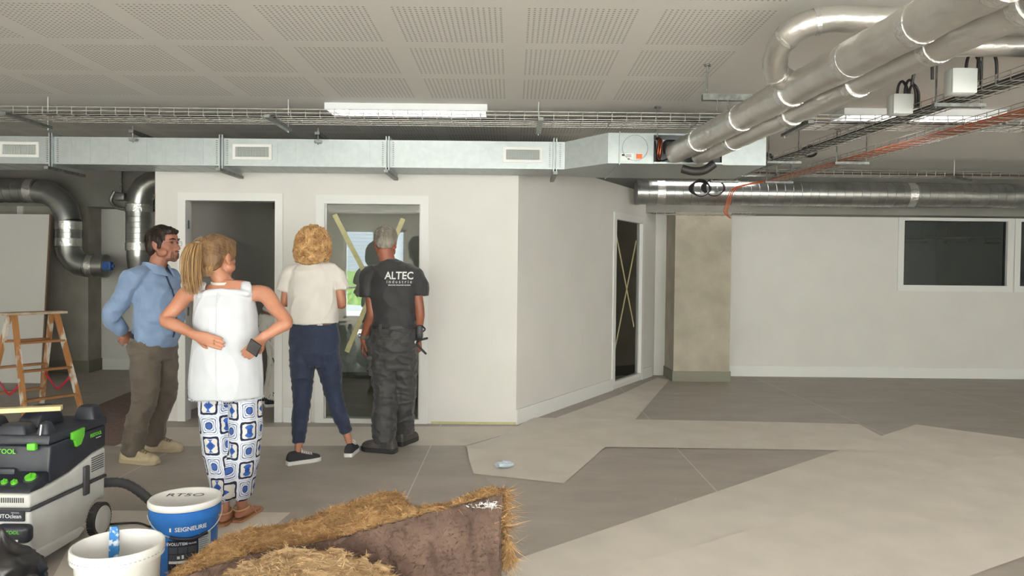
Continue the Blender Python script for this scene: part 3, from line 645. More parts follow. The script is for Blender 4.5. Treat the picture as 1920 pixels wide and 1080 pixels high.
sheet([(1000, 783), (1400, 790), (1610, 795), (1706, 846), (1135, 838), (905, 836)], .0075, 'narrow white protective sheet lying crosswise with a pointed end')
sheet([(1718, 796), (1930, 824), (1930, 905), (1475, 1090), (940, 1090), (975, 1046), (1660, 815)], .003, 'wide white protective sheet slanting across the grey floor')
sheet([(1930, 838), (1930, 1040), (1790, 1090), (1100, 1090), (1180, 1060)], .0062, 'wide white protective sheet overlapping the slanting sheet')
sheet([(90, 1100), (150, 985), (205, 957), (545, 961), (480, 1015), (380, 1100)], .0004, 'white protective sheet under the buckets and vacuum cleaner', None, .0004)
rug = mat('reddish_brown_mat', (128, 108, 100), .9, c2=(108, 90, 84), scale=30, bump=.3, bscale=120)
P = [flo(x, y, .002) for x, y in ((262, 728), (165, 768), (100, 800), (150, 840), (215, 836), (300, 800))]
MB().prism(P, (0, 0, .006)).build('floor_mat', rug, None, None, 0, None, 'reddish-brown mat lying on the floor behind the vacuum cleaner', 'mat')
# crumpled plastic scrap
q = MB(); c = flo(945, 876, .012); q.ell(c+V((0, 0, .022)), (.06, .045, .024), None, 22, 12)
for p in q.v: p += V((noise.noise(p*31), noise.noise(p*31+V((5, 0, 0))), .5*noise.noise(p*37)))*.022; p.z = max(p.z, c.z)
q.build('plastic_scrap', mat('pale_blue_film', (186, 198, 210), .3), None, None, 0, None, 'crumpled pale blue plastic scrap on the curled sheet', 'scrap')
# leaning plasterboard
pb = mat('plasterboard', (200, 197, 192), .8); e0 = at(92, 402, 9.35)
x1 = e0.x; zt = e0.z; e = empty('plasterboard_sheet', (x1-.6, 9.2, 0), 'white plasterboard sheet leaning against the grey pier', 'plasterboard')
xb = at(76, 700, 9.0).x
MB().prism([(x1-1.25, 9.36, zt), (x1, 9.36, zt), (xb, 9.0, .002), (xb-1.2, 9.0, .002)], (0, .02, .0)).build('board', pb, e)
MB().prism([(x1, 9.355, zt), (x1+.012, 9.36, zt), (xb+.012, 9.0, .002), (xb, 8.995, .002)], (0, .03, 0)).build('edge_strip', mat('brown_edge', (120, 98, 80), .8), e)
# wooden step ladder
wood = mat('paint_splashed_wood', (176, 122, 74), .65, c2=(222, 214, 202), scale=9, detail=8, lo=.52, hi=.6, stretch=(1, 1, .35))
wood2 = mat('worn_wood', (176, 128, 84), .65, c2=(150, 104, 64), scale=6, stretch=(1, 1, .2))
topm = mat('paint_crusted_wood', (206, 192, 174), .7, c2=(168, 138, 108), scale=12, detail=8)
LC = V((-4.66, 7.2, 0)); U = V((.54, .84, 0)).normalized(); W = V((U.y, -U.x, 0)); zt = .96
e = empty('step_ladder', LC, 'paint-splashed wooden double step ladder with red safety straps', 'ladder')
def lp(u, w_, z): return LC+U*u+W*w_+V((0, 0, z))
Rl = Matrix((U, W, V((0, 0, 1)))).transposed()
MB().rbox(lp(0, 0, zt+.012), (.56, .17, .026), .006, 2, Rl).build('top_step', topm, e)
for u in (-.22, .22):
    for sg in (-1, 1):
        a = lp(u*.86, sg*.05, zt); b = lp(u*1.15, sg*.40, 0); d_ = (b-a); q = MB()
        t_ = d_.normalized(); s_ = U; n_ = t_.cross(s_).normalized()
        q.loft([[p+s_*x*.5+n_*y*.5 for x, y in ((-.03, -.062), (.03, -.062), (.03, .062), (-.03, .062))] for p in (a, b)]); q.build('rail', wood, e)
        k = .62; bo = a+d_*k; MB().cyl(bo-U*.02*(1 if u < 0 else -1)*-1, bo+U*(.02 if u > 0 else -.02)*1.2, .018, 12).build('bolt_washer', 'boxp', e)
for sg in (-1, 1):
    for z in (.70, .44, .18):
        k = (zt-z)/zt; wv = sg*(.05+.35*k); hw = .22*(.86+.29*k)
        MB().box(lp(0, wv, z), (2*hw, .075, .02), Rl).build('tread', wood2, e)
red = mat('red_strap', (176, 36, 62), .6)
for u in (-.21, .21):
    k = .62; a = lp(u*(.86+.29*k), -(.05+.35*k), zt*(1-k)); b = lp(u*(.86+.29*k), (.05+.35*k), zt*(1-k))
    pts = catmull([a, a*.7+b*.3-V((0, 0, .11)), (a+b)/2-V((0, 0, .16)), a*.3+b*.7-V((0, 0, .11)), b], 6)
    MB().tube(pts, [(.003, .014)]*len(pts), 8, ref=U).build('safety_strap', red, e)
# paint buckets
def bent_text(body, size, c, r, ang0, z, bold=True, sx=1):
    t_ = text_mesh(body, size, 0, bold); out = MB()
    vs = []
    for p in t_.v:
        a = ang0+p.x*sx/r; vs.append(V((c.x+r*math.sin(a), c.y-r*math.cos(a), z+p.y)))
    out.v = vs; out.f = t_.f; return out
def patch(c, r, a0, a1, z0, z1, n=14):
    o = MB(); o.loft([[V((c.x+r*math.sin(a), c.y-r*math.cos(a), z)) for z in (z0, z1)] for a in [a0+(a1-a0)*k/n for k in range(n+1)]], False, False); return o
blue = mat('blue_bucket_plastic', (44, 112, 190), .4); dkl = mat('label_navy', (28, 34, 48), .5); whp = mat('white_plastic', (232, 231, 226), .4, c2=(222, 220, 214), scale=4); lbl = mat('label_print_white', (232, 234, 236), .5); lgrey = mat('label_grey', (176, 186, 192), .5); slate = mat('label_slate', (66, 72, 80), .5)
c = V((-1.545, 3.5, 0)); r0, r1, h = .14, .152, .335
e = empty('paint_bucket', c, 'blue paint bucket with closed white lid and printed label', 'bucket')
MB().lathe(c, [(r0-.004, 0), (r0, .006), (r1-.004, h-.085), (r1+.006, h-.083), (r1+.008, h-.035), (r1, h-.03), (r1, h-.02)], 44).build('bucket_body', blue, e, sm=40)
MB().lathe(c, [(r1+.009, h-.03), (r1+.012, h-.026), (r1+.012, h-.008), (r1+.006, h), (r1-.012, h), (r1-.018, h-.005), (.002, h-.005)], 44).build('lid', whp, e, sm=40)
va = math.atan2(c.x, c.y)*-1        # direction towards the camera, as an angle from -Y
va = -math.atan2(-c.x, c.y) * -1
fa = math.atan2(-c.x, c.y)+.10          # facing angle so that the label looks at the camera
rl = lambda z: r0+(r1-.004-r0)*z/(h-.085)
for da in (-.28, .3): patch(c, r1+.0095, fa+da-.16, fa+da+.16, h-.075, h-.04).build('rim_tab', blue, e)
pz = [V((c.x+(r1+.012)*math.sin(fa+a), c.y-(r1+.012)*math.cos(fa+a), h-.06-.092*(1-(abs(a)/1.5)**1.7))) for a in [-1.5+3*k/24 for k in range(25)]]
hd = MB().tube(pz, .0022, 6).build('handle_wire', 'boxp', e, sm=60)
MB().tube(pz[8:17], .0085, 8).build('handle_grip', dkl, hd, sm=60)
r = r1+.0005
bent_text('SEIGNEURIE', .027, c, r+.0012, fa+.07, h-.117).build('brand_lettering', lbl, e)
q = patch(c, r+.0012, fa-.55, fa-.50, h-.117, h-.100); q.build('brand_leaf', lbl, e)
patch(c, r-.0005, fa-.60, fa+.26, .035, h-.158).build('label_panel', dkl, e); patch(c, r-.0003, fa+.28, fa+.70, .05, h-.14).build('side_label', lgrey, e)
bent_text('EVOLUTEX', .0185, c, r+.001, fa-.34, h-.180, True).build('product_lettering', lbl, e)
bent_text('DEMI VELOURS', .0105, c, r+.001, fa+.03, h-.179, True, .8).build('finish_lettering', lbl, e)
for i in range(3):
    for j in range(2): patch(c, r+.0003, fa-.57+i*.275, fa-.57+i*.275+.25, h-.218-j*.034, h-.189-j*.034, 5).build('label_tile', slate, e)
patch(c, r+.0004, fa-.57, fa+.24, .071, .083).build('label_stripe', lbl, e)
patch(c, r+.0005, fa-.33, fa-.25, h-.243, h-.230, 3).build('label_icon', lbl, e); patch(c, r+.0005, fa-.20, fa-.14, h-.243, h-.226, 3).build('label_icon', lbl, e)
for k in range(9): patch(c, r+.0003, fa+.30, fa+.62-.03*(k % 3), h-.152-k*.0095, h-.1545-k*.0095, 4).build('label_line', slate, e)
patch(c, r+.0003, fa+.28, fa+.68, .078, .088, 5).build('label_bar', slate, e)
t_ = text_mesh('RT5O', .062, .0004); q = MB(); Rt = Matrix.Rotation(.06, 3, 'Z'); q.v = [c+V((-.015, .02, h-.0042))+Rt @ V((p.x*1.15, p.y, p.z)) for p in t_.v]; q.f = t_.f; q.build('marker_writing', mat('marker_grey', (70, 70, 70), .6), e)
# white open bucket with a brush
c = V((-1.53, 2.87, 0)); h = .345; e = empty('open_bucket', c, 'open white plastic bucket in front of the blue bucket', 'bucket')
MB().lathe(c, [(.135, 0), (.14, .006), (.152, h-.05), (.166, h-.048), (.168, h-.006), (.164, h), (.158, h), (.154, h-.012), (.150, h-.06), (.136, .012), (.002, .010)], 48).build('bucket_body', whp, e, sm=40)
q = MB()
for k in range(60):
    a = 2*math.pi*k/60; q.box(c+V((.1685*math.sin(a), -.1685*math.cos(a), h-.030)), (.008, .002, .003), Matrix.Rotation(a, 3, 'Z'))
q.build('rim_teeth', lgrey, e, kind='stuff')
bb = mat('blue_painted_handle', (42, 116, 182), .5, c2=(205, 215, 222), scale=40, detail=6, lo=.5, hi=.6)
b0 = c+V((-.06, .085, h+.035)); b1 = c+V((-.045, .05, .03)); d_ = (b1-b0).normalized(); s_ = V((1, 0, .05)); n_ = d_.cross(s_).normalized()
e = empty('paint_brush', b1, 'flat paint brush with blue handle standing in the open white bucket', 'brush')
q = MB(); q.loft([[b0+d_*t2+s_*x*ww+n_*y*.006 for x, y in ((-1, -1), (1, -1), (1, 1), (-1, 1))] for t2, ww in ((0, .014), (.02, .017), (.1, .019), (.22, .017))]); q.build('handle', bb, e)
q = MB(); q.loft([[b0+d_*t2+s_*x*.022+n_*y*.008 for x, y in ((-1, -1), (1, -1), (1, 1), (-1, 1))] for t2 in (.22, .27)]); q.build('ferrule', 'strut', e)
q = MB(); q.loft([[b0+d_*t2+s_*x*ww+n_*y*yy for x, y in ((-1, -1), (1, -1), (1, 1), (-1, 1))] for t2, ww, yy in ((.27, .021, .008), (.315, .02, .004))]); q.build('bristles', mat('bristle', (120, 96, 70), .8), e)
# ------------------------------------------------------------------ dust extractor
VG = mat('vacuum_grey_plastic', (196, 196, 192), .5, c2=(184, 184, 180), scale=5, bump=.04, bscale=150)
VD = mat('vacuum_dark_band', (62, 63, 66), .5); VB = mat('vacuum_black_plastic', (34, 37, 46), .42, c2=(42, 45, 54), scale=10, bump=.06, bscale=160)
GR = mat('green_plastic', (98, 190, 52), .4); rub = mat('rubber_tread', (52, 50, 50), .8)
VX, VY = -2.373, 3.35
e = empty('dust_extractor', (VX, VY, 0), 'grey and black dust extractor vacuum with green knobs and latches', 'vacuum cleaner')
def q3(x, y, z): return V((VX+x, VY+y, z))
hw = .187
def sideprism(poly, x0=-hw, x1=hw): return MB().prism([q3(x0, y, z) for y, z in poly], (x1-x0, 0, 0))
def bevelled(mb, off, seg=2):
    bm = bmesh.new(); vs = [bm.verts.new(p) for p in mb.v]
    for f in mb.f: bm.faces.new([vs[i] for i in f])
    bmesh.ops.recalc_face_normals(bm, faces=bm.faces)
    bmesh.ops.bevel(bm, geom=[x for x in bm.edges if x.calc_face_angle(0) > .3], offset=off, segments=seg, affect='EDGES', profile=.5, clamp_overlap=True)
    bm.verts.index_update(); o = MB(); o.add([x.co.copy() for x in bm.verts], [[x.index for x in f.verts] for f in bm.faces]); bm.free(); return o
bevelled(sideprism([(.0, .09), (.03, .055), (.36, .055), (.43, .09), (.47, .15), (.52, .185), (.58, .19), (.62, .17), (.625, .305), (0, .305)]), .018, 3).build('tank', VG, e, sm=35)
bevelled(sideprism([(.0, .055), (.36, .055), (.42, .08), (.40, .10), (.0, .115)], -hw-.012, hw+.012), .012, 3).build('base_skirt', VG, e, sm=35)
bevelled(sideprism([(-.004, .303), (.63, .290), (.63, .306), (-.004, .319)], -hw-.004, hw+.004), .003, 1).build('seam_band', VD, e, sm=35)
bevelled(sideprism([(-.002, .317), (.628, .304), (.628, .455), (.50, .445), (.30, .40), (.15, .385), (-.002, .385)]), .016, 3).build('upper_shell', VG, e, sm=35)
bevelled(sideprism([(.0, .386), (.012, .40), (.16, .462), (.17, .40), (.10, .385)], -hw+.006, hw-.004), .008, 2).build('control_panel', VB, e, sm=35)
bevelled(sideprism([(.14, .39), (.30, .402), (.50, .447), (.628, .457), (.63, .575), (.15, .575), (.135, .47)], -hw-.002, hw+.002), .014, 3).build('motor_housing', VB, e, sm=35)
bevelled(sideprism([(.13, .577), (.64, .577), (.635, .62), (.14, .622)], -hw-.004, hw+.004), .01, 2).build('tool_tray', VB, e, sm=35)
def hump(x0, x1, y0, y1, z1, tp_=.6, nm='tray_hump'):
    cx, cy = (x0+x1)/2, (y0+y1)/2; bevelled(MB().rbox(q3(cx, cy, (.60+z1)/2), (x1-x0, y1-y0, z1-.60), .014, 3, None, (tp_, tp_)), .001, 1).build(nm, VB, e, sm=40)
hump(-.185, -.10, .15, .33, .69, .55); hump(-.085, .075, .145, .25, .668, .7); hump(.10, .175, .15, .24, .678, .5); hump(.06, .187, .52, .635, .69, .6); hump(-.187, -.06, .52, .635, .69, .6)
q = bevelled(sideprism([(.27, .62), (.50, .62), (.47, .675), (.42, .70), (.34, .70), (.29, .672)], -.06, .05), .015, 3); q.build('carry_handle', VB, e, sm=40)
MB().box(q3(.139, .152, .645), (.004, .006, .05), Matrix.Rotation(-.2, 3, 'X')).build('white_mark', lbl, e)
MB().rbox(q3(-.01, .128, .445), (.1, .03, .05), .012, 2).build('front_grip', VB, e, sm=40)
# front text, latches, knobs
def ftext(body, size, p, m_, R, bold=True, nm='lettering', par=None, al='CENTER'):
    t_ = text_mesh(body, size, .0004, bold, al); o = MB(); o.v = [p+R @ v_ for v_ in t_.v]; o.f = t_.f; return o.build(nm, m_, par or e)
RF = Matrix(((1, 0, 0), (0, 0, -1), (0, 1, 0)))            # faces -Y
RS = Matrix(((0, 0, 1), (1, 0, 0), (0, 1, 0)))             # faces +X, reads along +Y
ftext('FESTOOL', .032, q3(-.035, .1335, .535), GR, RF); ftext('FESTOOL', .026, q3(hw+.0028, .53, .535), GR, RS); MB().bx(VX+hw+.002, VX+hw+.003, VY+.53, VY+.575, .521, .524).build('print_bar', lbl, e)
MB().rbox(q3(.115, .128, .572), (.04, .03, .034), .006, 2).build('green_latch', GR, e, sm=40); MB().rbox(q3(-.13, .128, .572), (.04, .03, .034), .006, 2).build('green_latch', GR, e, sm=40)
bevelled(MB().prism([q3(hw, y, z) for y, z in ((.30, .60), (.41, .607), (.405, .565), (.375, .525), (.34, .52), (.325, .555), (.305, .565))], (.016, 0, 0)), .004, 2).build('green_latch', GR, e, sm=40)
sl_ = math.atan2(.462-.40, .148); Rk = Matrix.Rotation(sl_, 3, 'X')
for x, y, r_ in ((.135, .085, .024), (.082, .05, .014), (.035, .052, .014)):
    p = q3(x, y, .40+(y-.012)*(.062/.148)+.003); k_ = MB(); ax = Rk @ V((0, 0, 1))
    k_.cyl(p, p+ax*.012, r_, 20); kk = k_.build('green_knob', GR, e, sm=40); MB().box(p+ax*.014, (.005, r_*1.7, .006), Rk @ Matrix.Rotation(.5, 3, 'Z')).build('knob_pointer', GR, kk)
    MB().cyl(p-ax*.003, p+ax*.001, r_*1.35, 20).build('dial_ring', VD, e)
s = MB()
for k in range(34): s.bx(VX-.17+k*.0098, VX-.1645+k*.0098, VY-.0035, VY-.001, .345, .368)
s.build('vent_slots', VD, e, kind='stuff')
MB().rbox(q3(-.02, -.004, .285), (.37, .012, .05), .004, 2).build('name_plate', VB, e); ftext('AUTOclean', .026, q3(.09, -.0105, .277), lbl, RF, False); ftext('FESTOOL', .009, q3(.125, -.0105, .298), lgrey, RF, False)
MB().rbox(q3(.125, -.018, .21), (.16, .06, .085), .025, 4).build('front_catch', VB, e, sm=40); ftext('FESTOOL', .022, q3(.122, -.0487, .217), GR, RF); MB().bx(VX+.075, VX+.108, VY-.0493, VY-.0483, .206, .210).build('print_bar', lbl, e)
s = MB()
for dx in (-.035, .0, .035): s.bx(VX+.122+dx-.006, VX+.122+dx+.006, VY-.0495, VY-.048, .183, .192)
s.build('catch_symbols', lbl, e)
MB().rbox(q3(hw+.004, .435, .325), (.02, .045, .15), .006, 2).build('side_clip', VD, e, sm=40)
s = MB()
for k in range(7): s.bx(VX+hw-.001, VX+hw+.002, VY+.49, VY+.605, .352+k*.0115, .357+k*.0115)
s.build('side_vents', VD, e, kind='stuff')
for sg in (-1, 1):
    cw = q3(sg*(hw+.012), .54, .087); wq = MB().lathe((0, 0, 0), [(.05, -.02), (.083, -.02), (.087, -.012), (.087, .012), (.083, .02), (.05, .02)], 40)
    wq.v = [cw+V((p.z, p.x, p.y)) for p in wq.v]; wh = wq.build('wheel', rub, e, sm=40)
    t2 = MB()
    for k in range(36): a = 2*math.pi*k/36; t2.box(cw+V((0, .0875*math.cos(a), .0875*math.sin(a))), (.036, .007, .005), Matrix.Rotation(a-math.pi/2, 3, 'X'))
    t2.build('tread_lugs', rub, wh, kind='stuff')
    d2 = MB().lathe((0, 0, 0), [(.072, -.024), (.074, 0), (.072, .024), (.06, .028), (.02, .03)], 32); d2.v = [cw+V((p.z*sg, p.x, p.y)) for p in d2.v]; d2.build('wheel_disc', VG, wh, sm=40)
for sg in (-1, 1):
    cc = q3(sg*.135, .07, .043); k_ = MB()
    for dx in (-.016, .016): k_.cyl(cc+V((dx-.011, 0, 0)), cc+V((dx+.011, 0, 0)), .043, 24)
    cs = k_.build('caster', VD, e, sm=40); MB().rbox(cc+V((0, .01, .04)), (.03, .05, .05), .01, 2).build('caster_fork', VB, cs, sm=40)
ho = catmull([q3(.10, .60, .235), q3(.13, .70, .235), q3(.21, .80, .20), q3(.30, .86, .10), q3(.36, .84, .04), q3(.45, .80, .03), q3(.52, .79, .03)], 14)
MB().tube(ho, [.026+.0012*math.sin(i*2.1) for i in range(len(ho))], 14).build('suction_hose', VD, e, sm=70)
MB().tube(catmull([q3(.1, .66, .012), q3(.3, .72, .008), q3(.42, .66, .008), q3(.48, .72, .008), q3(.5, .76, .008)], 8), .006, 6).build('power_cord', 'cable', e, sm=60)
pw = mat('pale_pine', (222, 206, 158), .6, c2=(206, 186, 134), scale=8, stretch=(.3, 4, 4))
MB().box(q3(-.03, .31, .713), (.3, .05, .022), Matrix.Rotation(.35, 3, 'Z')).build('wooden_batten', pw, None, None, 0, None, 'pale pine batten lying on top of the dust extractor', 'batten')
# black rubbish bags
bagm, N, Lk, b = newmat('black_bin_bag'); b.inputs['Base Color'].default_value = lin((38, 37, 38)); b.inputs['Roughness'].default_value = .28; b.inputs['Specular IOR Level'].default_value = .6
def bag(c, r, label, seed, top=None):
    q = MB(); q.ell((0, 0, 0), (1, 1, 1), None, 56, 40); c = V(c)
    for p in q.v:
        n_ = p.normalized(); k = 1+.16*noise.noise(n_*2.2+V((seed, 0, 0)))+.10*abs(noise.noise(n_*5+V((0, seed, 0))))+.05*abs(noise.noise(n_*11))
        p.x, p.y, p.z = c.x+n_.x*r[0]*k, c.y+n_.y*r[1]*k, max(.003, r[2]*.92+n_.z*r[2]*k)
        if top and n_.z > .78: s_ = (n_.z-.78)/.22; p.x += (top[0]-p.x)*s_*.8; p.y += (top[1]-p.y)*s_*.8; p.z += s_*s_*top[2]
    return q.build('bin_bag', bagm, None, (c.x, c.y, 0), 70, None, label, 'bag')
bag((-2.07, 2.93, 0), (.20, .16, .165), 'large black plastic rubbish bag in front of the dust extractor', 1.3, (-2.02, 2.93, .05))
bag((-1.80, 2.72, 0), (.10, .08, .14), 'small black plastic bag between the rubbish bag and the open bucket', 7.7)
# ------------------------------------------------------------------ mineral wool
wl_t = mat('tan_mineral_wool', (186, 150, 104), .95, c2=(150, 114, 74), scale=14, detail=8, bump=1.0, bscale=40, stretch=(.6, 1.6, 1.6))
wl_l = mat('pale_mineral_wool', (198, 170, 130), .95, c2=(168, 136, 98), scale=16, detail=8, bump=1.0, bscale=45, stretch=(.6, 1.6, 1.6))
wl_b = mat('brown_mineral_wool', (112, 90, 78), .95, c2=(84, 66, 58), scale=7, detail=8, bump=1.0, bscale=30)
def lerp_tab(tab, x):
    if x <= tab[0][0]: return tab[0][1]
    for (a, b), (c, d) in zip(tab[:-1], tab[1:]):
        if x <= c: return b+(d-b)*(x-a)/(c-a)
    return tab[-1][1]
e = empty('insulation_batt', (-.7, 3.0, 0), 'large tan and brown mineral wool batt standing on edge in the foreground', 'insulation')
ft = [(-1.34, .185), (-1.2, .25), (-1.0, .315), (-.73, .368), (-.425, .44), (-.158, .502), (-.03, .53)]
bt = [(-1.34, .19), (-1.2, .268), (-.81, .358), (-.56, .448), (-.47, .452), (-.40, .41), (-.2, .47), (-.03, .515)]
yf = [(-1.34, 2.82), (-.6, 2.84), (-.03, 2.93)]; yb = [(-1.34, 3.10), (-.8, 3.17), (-.48, 3.15), (-.40, 3.03), (-.03, 3.02)]
rings_t, rings_f = [], []
NU = 130
def nz(p, s=1, a=.014): return a*noise.noise(p*16*s)+a*.7*noise.noise(p*38*s)+a*1.2*noise.noise(p*6)
for i in range(NU+1):
    x = -1.34+(1.305)*i/NU; zf, zb_, y0, y1 = lerp_tab(ft, x), lerp_tab(bt, x), lerp_tab(yf, x), lerp_tab(yb, x)
    rt = []
    for k in range(17): t_ = k/16; p = V((x, y0+(y1-y0)*t_, zf+(zb_-zf)*t_+.012*math.sin(math.pi*t_))); p.z += nz(p)+.012; p.x += nz(p+V((3, 0, 0)), 1, .01); rt.append(p)
    for k in range(1, 9): t_ = k/8; p = V((x, y1, zb_*(1-t_)+.002)); p.y += nz(p+V((0, 7, 0))); rt.append(p)
    for k in range(1, 5): t_ = k/4; rt.append(V((x, y1+(y0+.04-y1)*t_, .002)))
    for k in range(1, 9): t_ = k/8; p = V((x, y0+.03, .002+(zf-.02)*t_)); rt.append(p)
    rings_t.append(rt)
    rf = []
    for k in range(25): t_ = k/24; p = V((x, y0, .004+(zf+.004)*t_)); p.y += nz(p*1.2+V((1, 2, 3)), 1, .022)-.02; p.x += nz(p+V((9, 0, 0)), 1, .01); rf.append(p)
    for k in range(25): t_ = 1-k/24; rf.append(V((x, y0+.035, .004+(zf-.008)*t_)))
    rings_f.append(rf)
MB().loft(rings_t).build('wool_core', wl_t, e, sm=80); MB().loft(rings_f).build('brown_facing', wl_b, e, sm=80)
def tufts(mb, pts, n, ln, r=.0011, up=.3, seed=0):
    rnd = random.Random(seed)
    for _ in range(n):
        p = V(rnd.choice(pts))+V((rnd.uniform(-.008, .008), rnd.uniform(-.008, .008), rnd.uniform(-.004, .004)))
        d = V((rnd.gauss(0, 1), rnd.gauss(0, .7), rnd.gauss(up, .5))).normalized(); L_ = ln*rnd.uniform(.4, 1.5); c = V((rnd.gauss(0, 1), rnd.gauss(0, 1), rnd.gauss(-.4, .6)))*.4
        a = p-d*.006; b_ = p+(d+c*.3)*L_*.5; c2 = p+(d+c)*L_; w_ = V((rnd.gauss(0, 1), rnd.gauss(0, 1), rnd.gauss(0, 1))).normalized()*r*rnd.uniform(.8, 2.2)
        mb.add([a-w_, a+w_, b_+w_*.8, b_-w_*.8, c2], [(0, 1, 2, 3), (3, 2, 4)])
    return mb
topp = [p for r_ in rings_t for p in r_[:17]]; edge = [p for r_ in rings_t for p in (r_[0], r_[1], r_[16], r_[15])]
fp = [p for r_ in rings_f for p in r_[6:25]]
q = MB(); tufts(q, topp, 11000, .016, seed=1); tufts(q, edge, 2500, .026, seed=2); q.build('wool_fibres', wl_t, e, kind='stuff')
q = MB(); tufts(q, fp, 5000, .018, up=-.2, seed=3); q.build('brown_fibres', wl_b, e, kind='stuff')
pe = [V((-.035+.02*random.random(), 2.93+.09*random.random(), .53-.3*random.random()**1.2)) for _ in range(300)]
q = MB(); tufts(q, pe, 1500, .05, .0012, -.1, 4); tufts(q, [V((-.01+.02*k/20, 2.93, .36-.09*k/20)) for k in range(20)], 260, .045, .0014, -1.2, 9); q.build('end_fibres', wl_t, e, kind='stuff')
frost = mat('white_fibre_patch', (226, 224, 222), .8)
q = MB(); tufts(q, [V((-.16+.11*random.random(), 2.885+.03*random.random(), .49+.02*random.random())) for _ in range(60)], 130, .022, .0012, .0, 5); q.build('white_fibres', frost, e, kind='stuff')
e = empty('insulation_roll', (-.70, 2.45, 0), 'pale tan mineral wool roll lying in front of the standing batt', 'insulation')
rg = []
for i in range(27):
    y = 2.2+.42*i/26
    rg.append([V((-.70+(.37+nz(V((a*2, y*3, 1)), .5, .03))*math.cos(a), y+(.02*noise.noise(V((a*3, i, 2)))), max(.002, .212+(.212+nz(V((a*2, y*3, 8)), .6, .018))*math.sin(a)))) for a in [2*math.pi*k/72 for k in range(72)]])
MB().loft(rg).build('wool_body', wl_l, e, sm=80)
q = MB(); tufts(q, [p for r_ in rg for p in r_ if p.z > .3], 8000, .014, seed=6); q.build('wool_fibres', wl_l, e, kind='stuff')
# ------------------------------------------------------------------ people
def remesh(mb, voxel, smooth=4, name='m', fac=.5):
    me = mb.mesh(name); ob = bpy.data.objects.new('tmp', me); col.objects.link(ob)
    md = ob.modifiers.new('r', 'REMESH'); md.mode = 'VOXEL'; md.voxel_size = voxel; md.use_smooth_shade = True
    if smooth: s = ob.modifiers.new('s', 'SMOOTH'); s.iterations = smooth; s.factor = fac
    bpy.context.view_layer.update()
    out = bpy.data.meshes.new_from_object(ob.evaluated_get(bpy.context.evaluated_depsgraph_get()))
    bpy.data.objects.remove(ob); bpy.data.meshes.remove(me)
    for p in out.polygons: p.use_smooth = True
    return out
def put(me, name, m, parent, label=None):
    r = parent
    while r.parent: r = r.parent
    me.transform(Matrix.Translation(-r.location)); me.name = name
    ob = bpy.data.objects.new(name, me); col.objects.link(ob); ob.parent = parent; me.materials.clear(); me.materials.append(m)
    return tag(ob, label)
def folds(me, amp, fr, seed=0, zs=1.0, fn=None):
    me.update(); nor = [v_.normal.copy() for v_ in me.vertices]
    for v_, n_ in zip(me.vertices, nor):
        p = v_.co; q = V((p.x*fr, p.y*fr, p.z*fr*zs+seed))
        w_ = noise.noise(q)+.5*noise.noise(q*2.1+V((seed, 3, 1)))
        r_ = 1-abs(noise.noise(q*.8+V((9, seed, 4))))*2
        a = amp*(fn(p) if fn else 1)
        v_.co = p+n_*a*(w_*.7+max(0, r_)**3*.8)
    me.update(); return me
def frame(fwd, up=(0, 0, 1)):
    f = V(fwd).normalized(); u = V(up); r = f.cross(u).normalized(); u = r.cross(f).normalized()
    return Matrix((r, f, u)).transposed()       # columns: right, forward, up
def head(mb, c, R, s=1.0, male=True):
    def E(p, r): mb.ell(c+R @ (V(p)*s), [x*s for x in r], R, 20, 14)
    E((0, -.012, .028), (.077, .097, .092)); E((0, .03, -.02), (.064, .066, .085)); E((0, .045, -.07), (.05, .048, .045)); E((0, .078, -.098), (.024, .02, .02))
    E((0, .055, .045), (.058, .045, .05)); E((0, .088, .03), (.05, .014, .012)); E((0, .092, -.058), (.024, .014, .008)); E((0, .09, -.07), (.022, .014, .008))
    mb.tube([c+R @ (V(p)*s) for p in ((0, .088, .022), (0, .106, -.005), (0, .119, -.026))], [.008*s, .0105*s, .013*s], 10, rnd=True)
    E((0, .102, -.033), (.017, .014, .009)); E((.037, .066, -.02), (.022, .02, .02)); E((-.037, .066, -.02), (.022, .02, .02))
    for sx in (-1, 1):
        E((sx*.078, -.008, -.008), (.008, .02, .032)); E((sx*.082, -.016, .002), (.006, .016, .022)); E((sx*.079, -.002, -.034), (.007, .01, .012))
        E((sx*.058, .03, -.055), (.02, .04, .03))
def hand(mb, w, d, n, ts=1, curl=.35, s=1.0, spread=.12):
    d = V(d).normalized(); n = V(n); n = (n-d*n.dot(d)).normalized(); t = d.cross(n).normalized(); w = V(w)
    R = Matrix((t, d, n)).transposed()
    mb.ell(w+d*.048*s, (.039*s, .055*s, .0165*s), R, 14, 10); mb.ell(w+d*.072*s, (.040*s, .028*s, .014*s), R, 14, 10)
    mb.tube([w-d*.03*s, w+d*.03*s], [(.021*s, .027*s), (.017*s, .033*s)], 12, ref=n, rnd=True)
    for i, (ln, off) in enumerate(((.068, -.03), (.078, -.0105), (.073, .009), (.057, .028))):
        off = off*(-ts); p = w+d*.088*s+t*off*s; a = 0; pts = [p-d*.015*s, p]
        dd = (d+t*spread*off*18*.3).normalized()
        for k, fr in enumerate((.46, .3, .24)):
            a += curl*(.7+.3*k); v_ = dd*math.cos(a)+n*math.sin(a); p = p+v_*ln*fr*s; pts.append(p)
        mb.tube(pts, [.0088*s, .0092*s, .0086*s, .008*s, .007*s], 10, rnd=True)
    p = w+d*.022*s+t*ts*.026*s+n*.006*s; v_ = (d*.75+t*ts*.6+n*.35).normalized(); q = p+v_*.042*s; v2 = (d*.95+t*ts*.2+n*.35).normalized()
    mb.tube([p-v_*.01*s, p, q, q+v2*.03*s], [.013*s, .0125*s, .0105*s, .0085*s], 10, rnd=True)
SK = {}
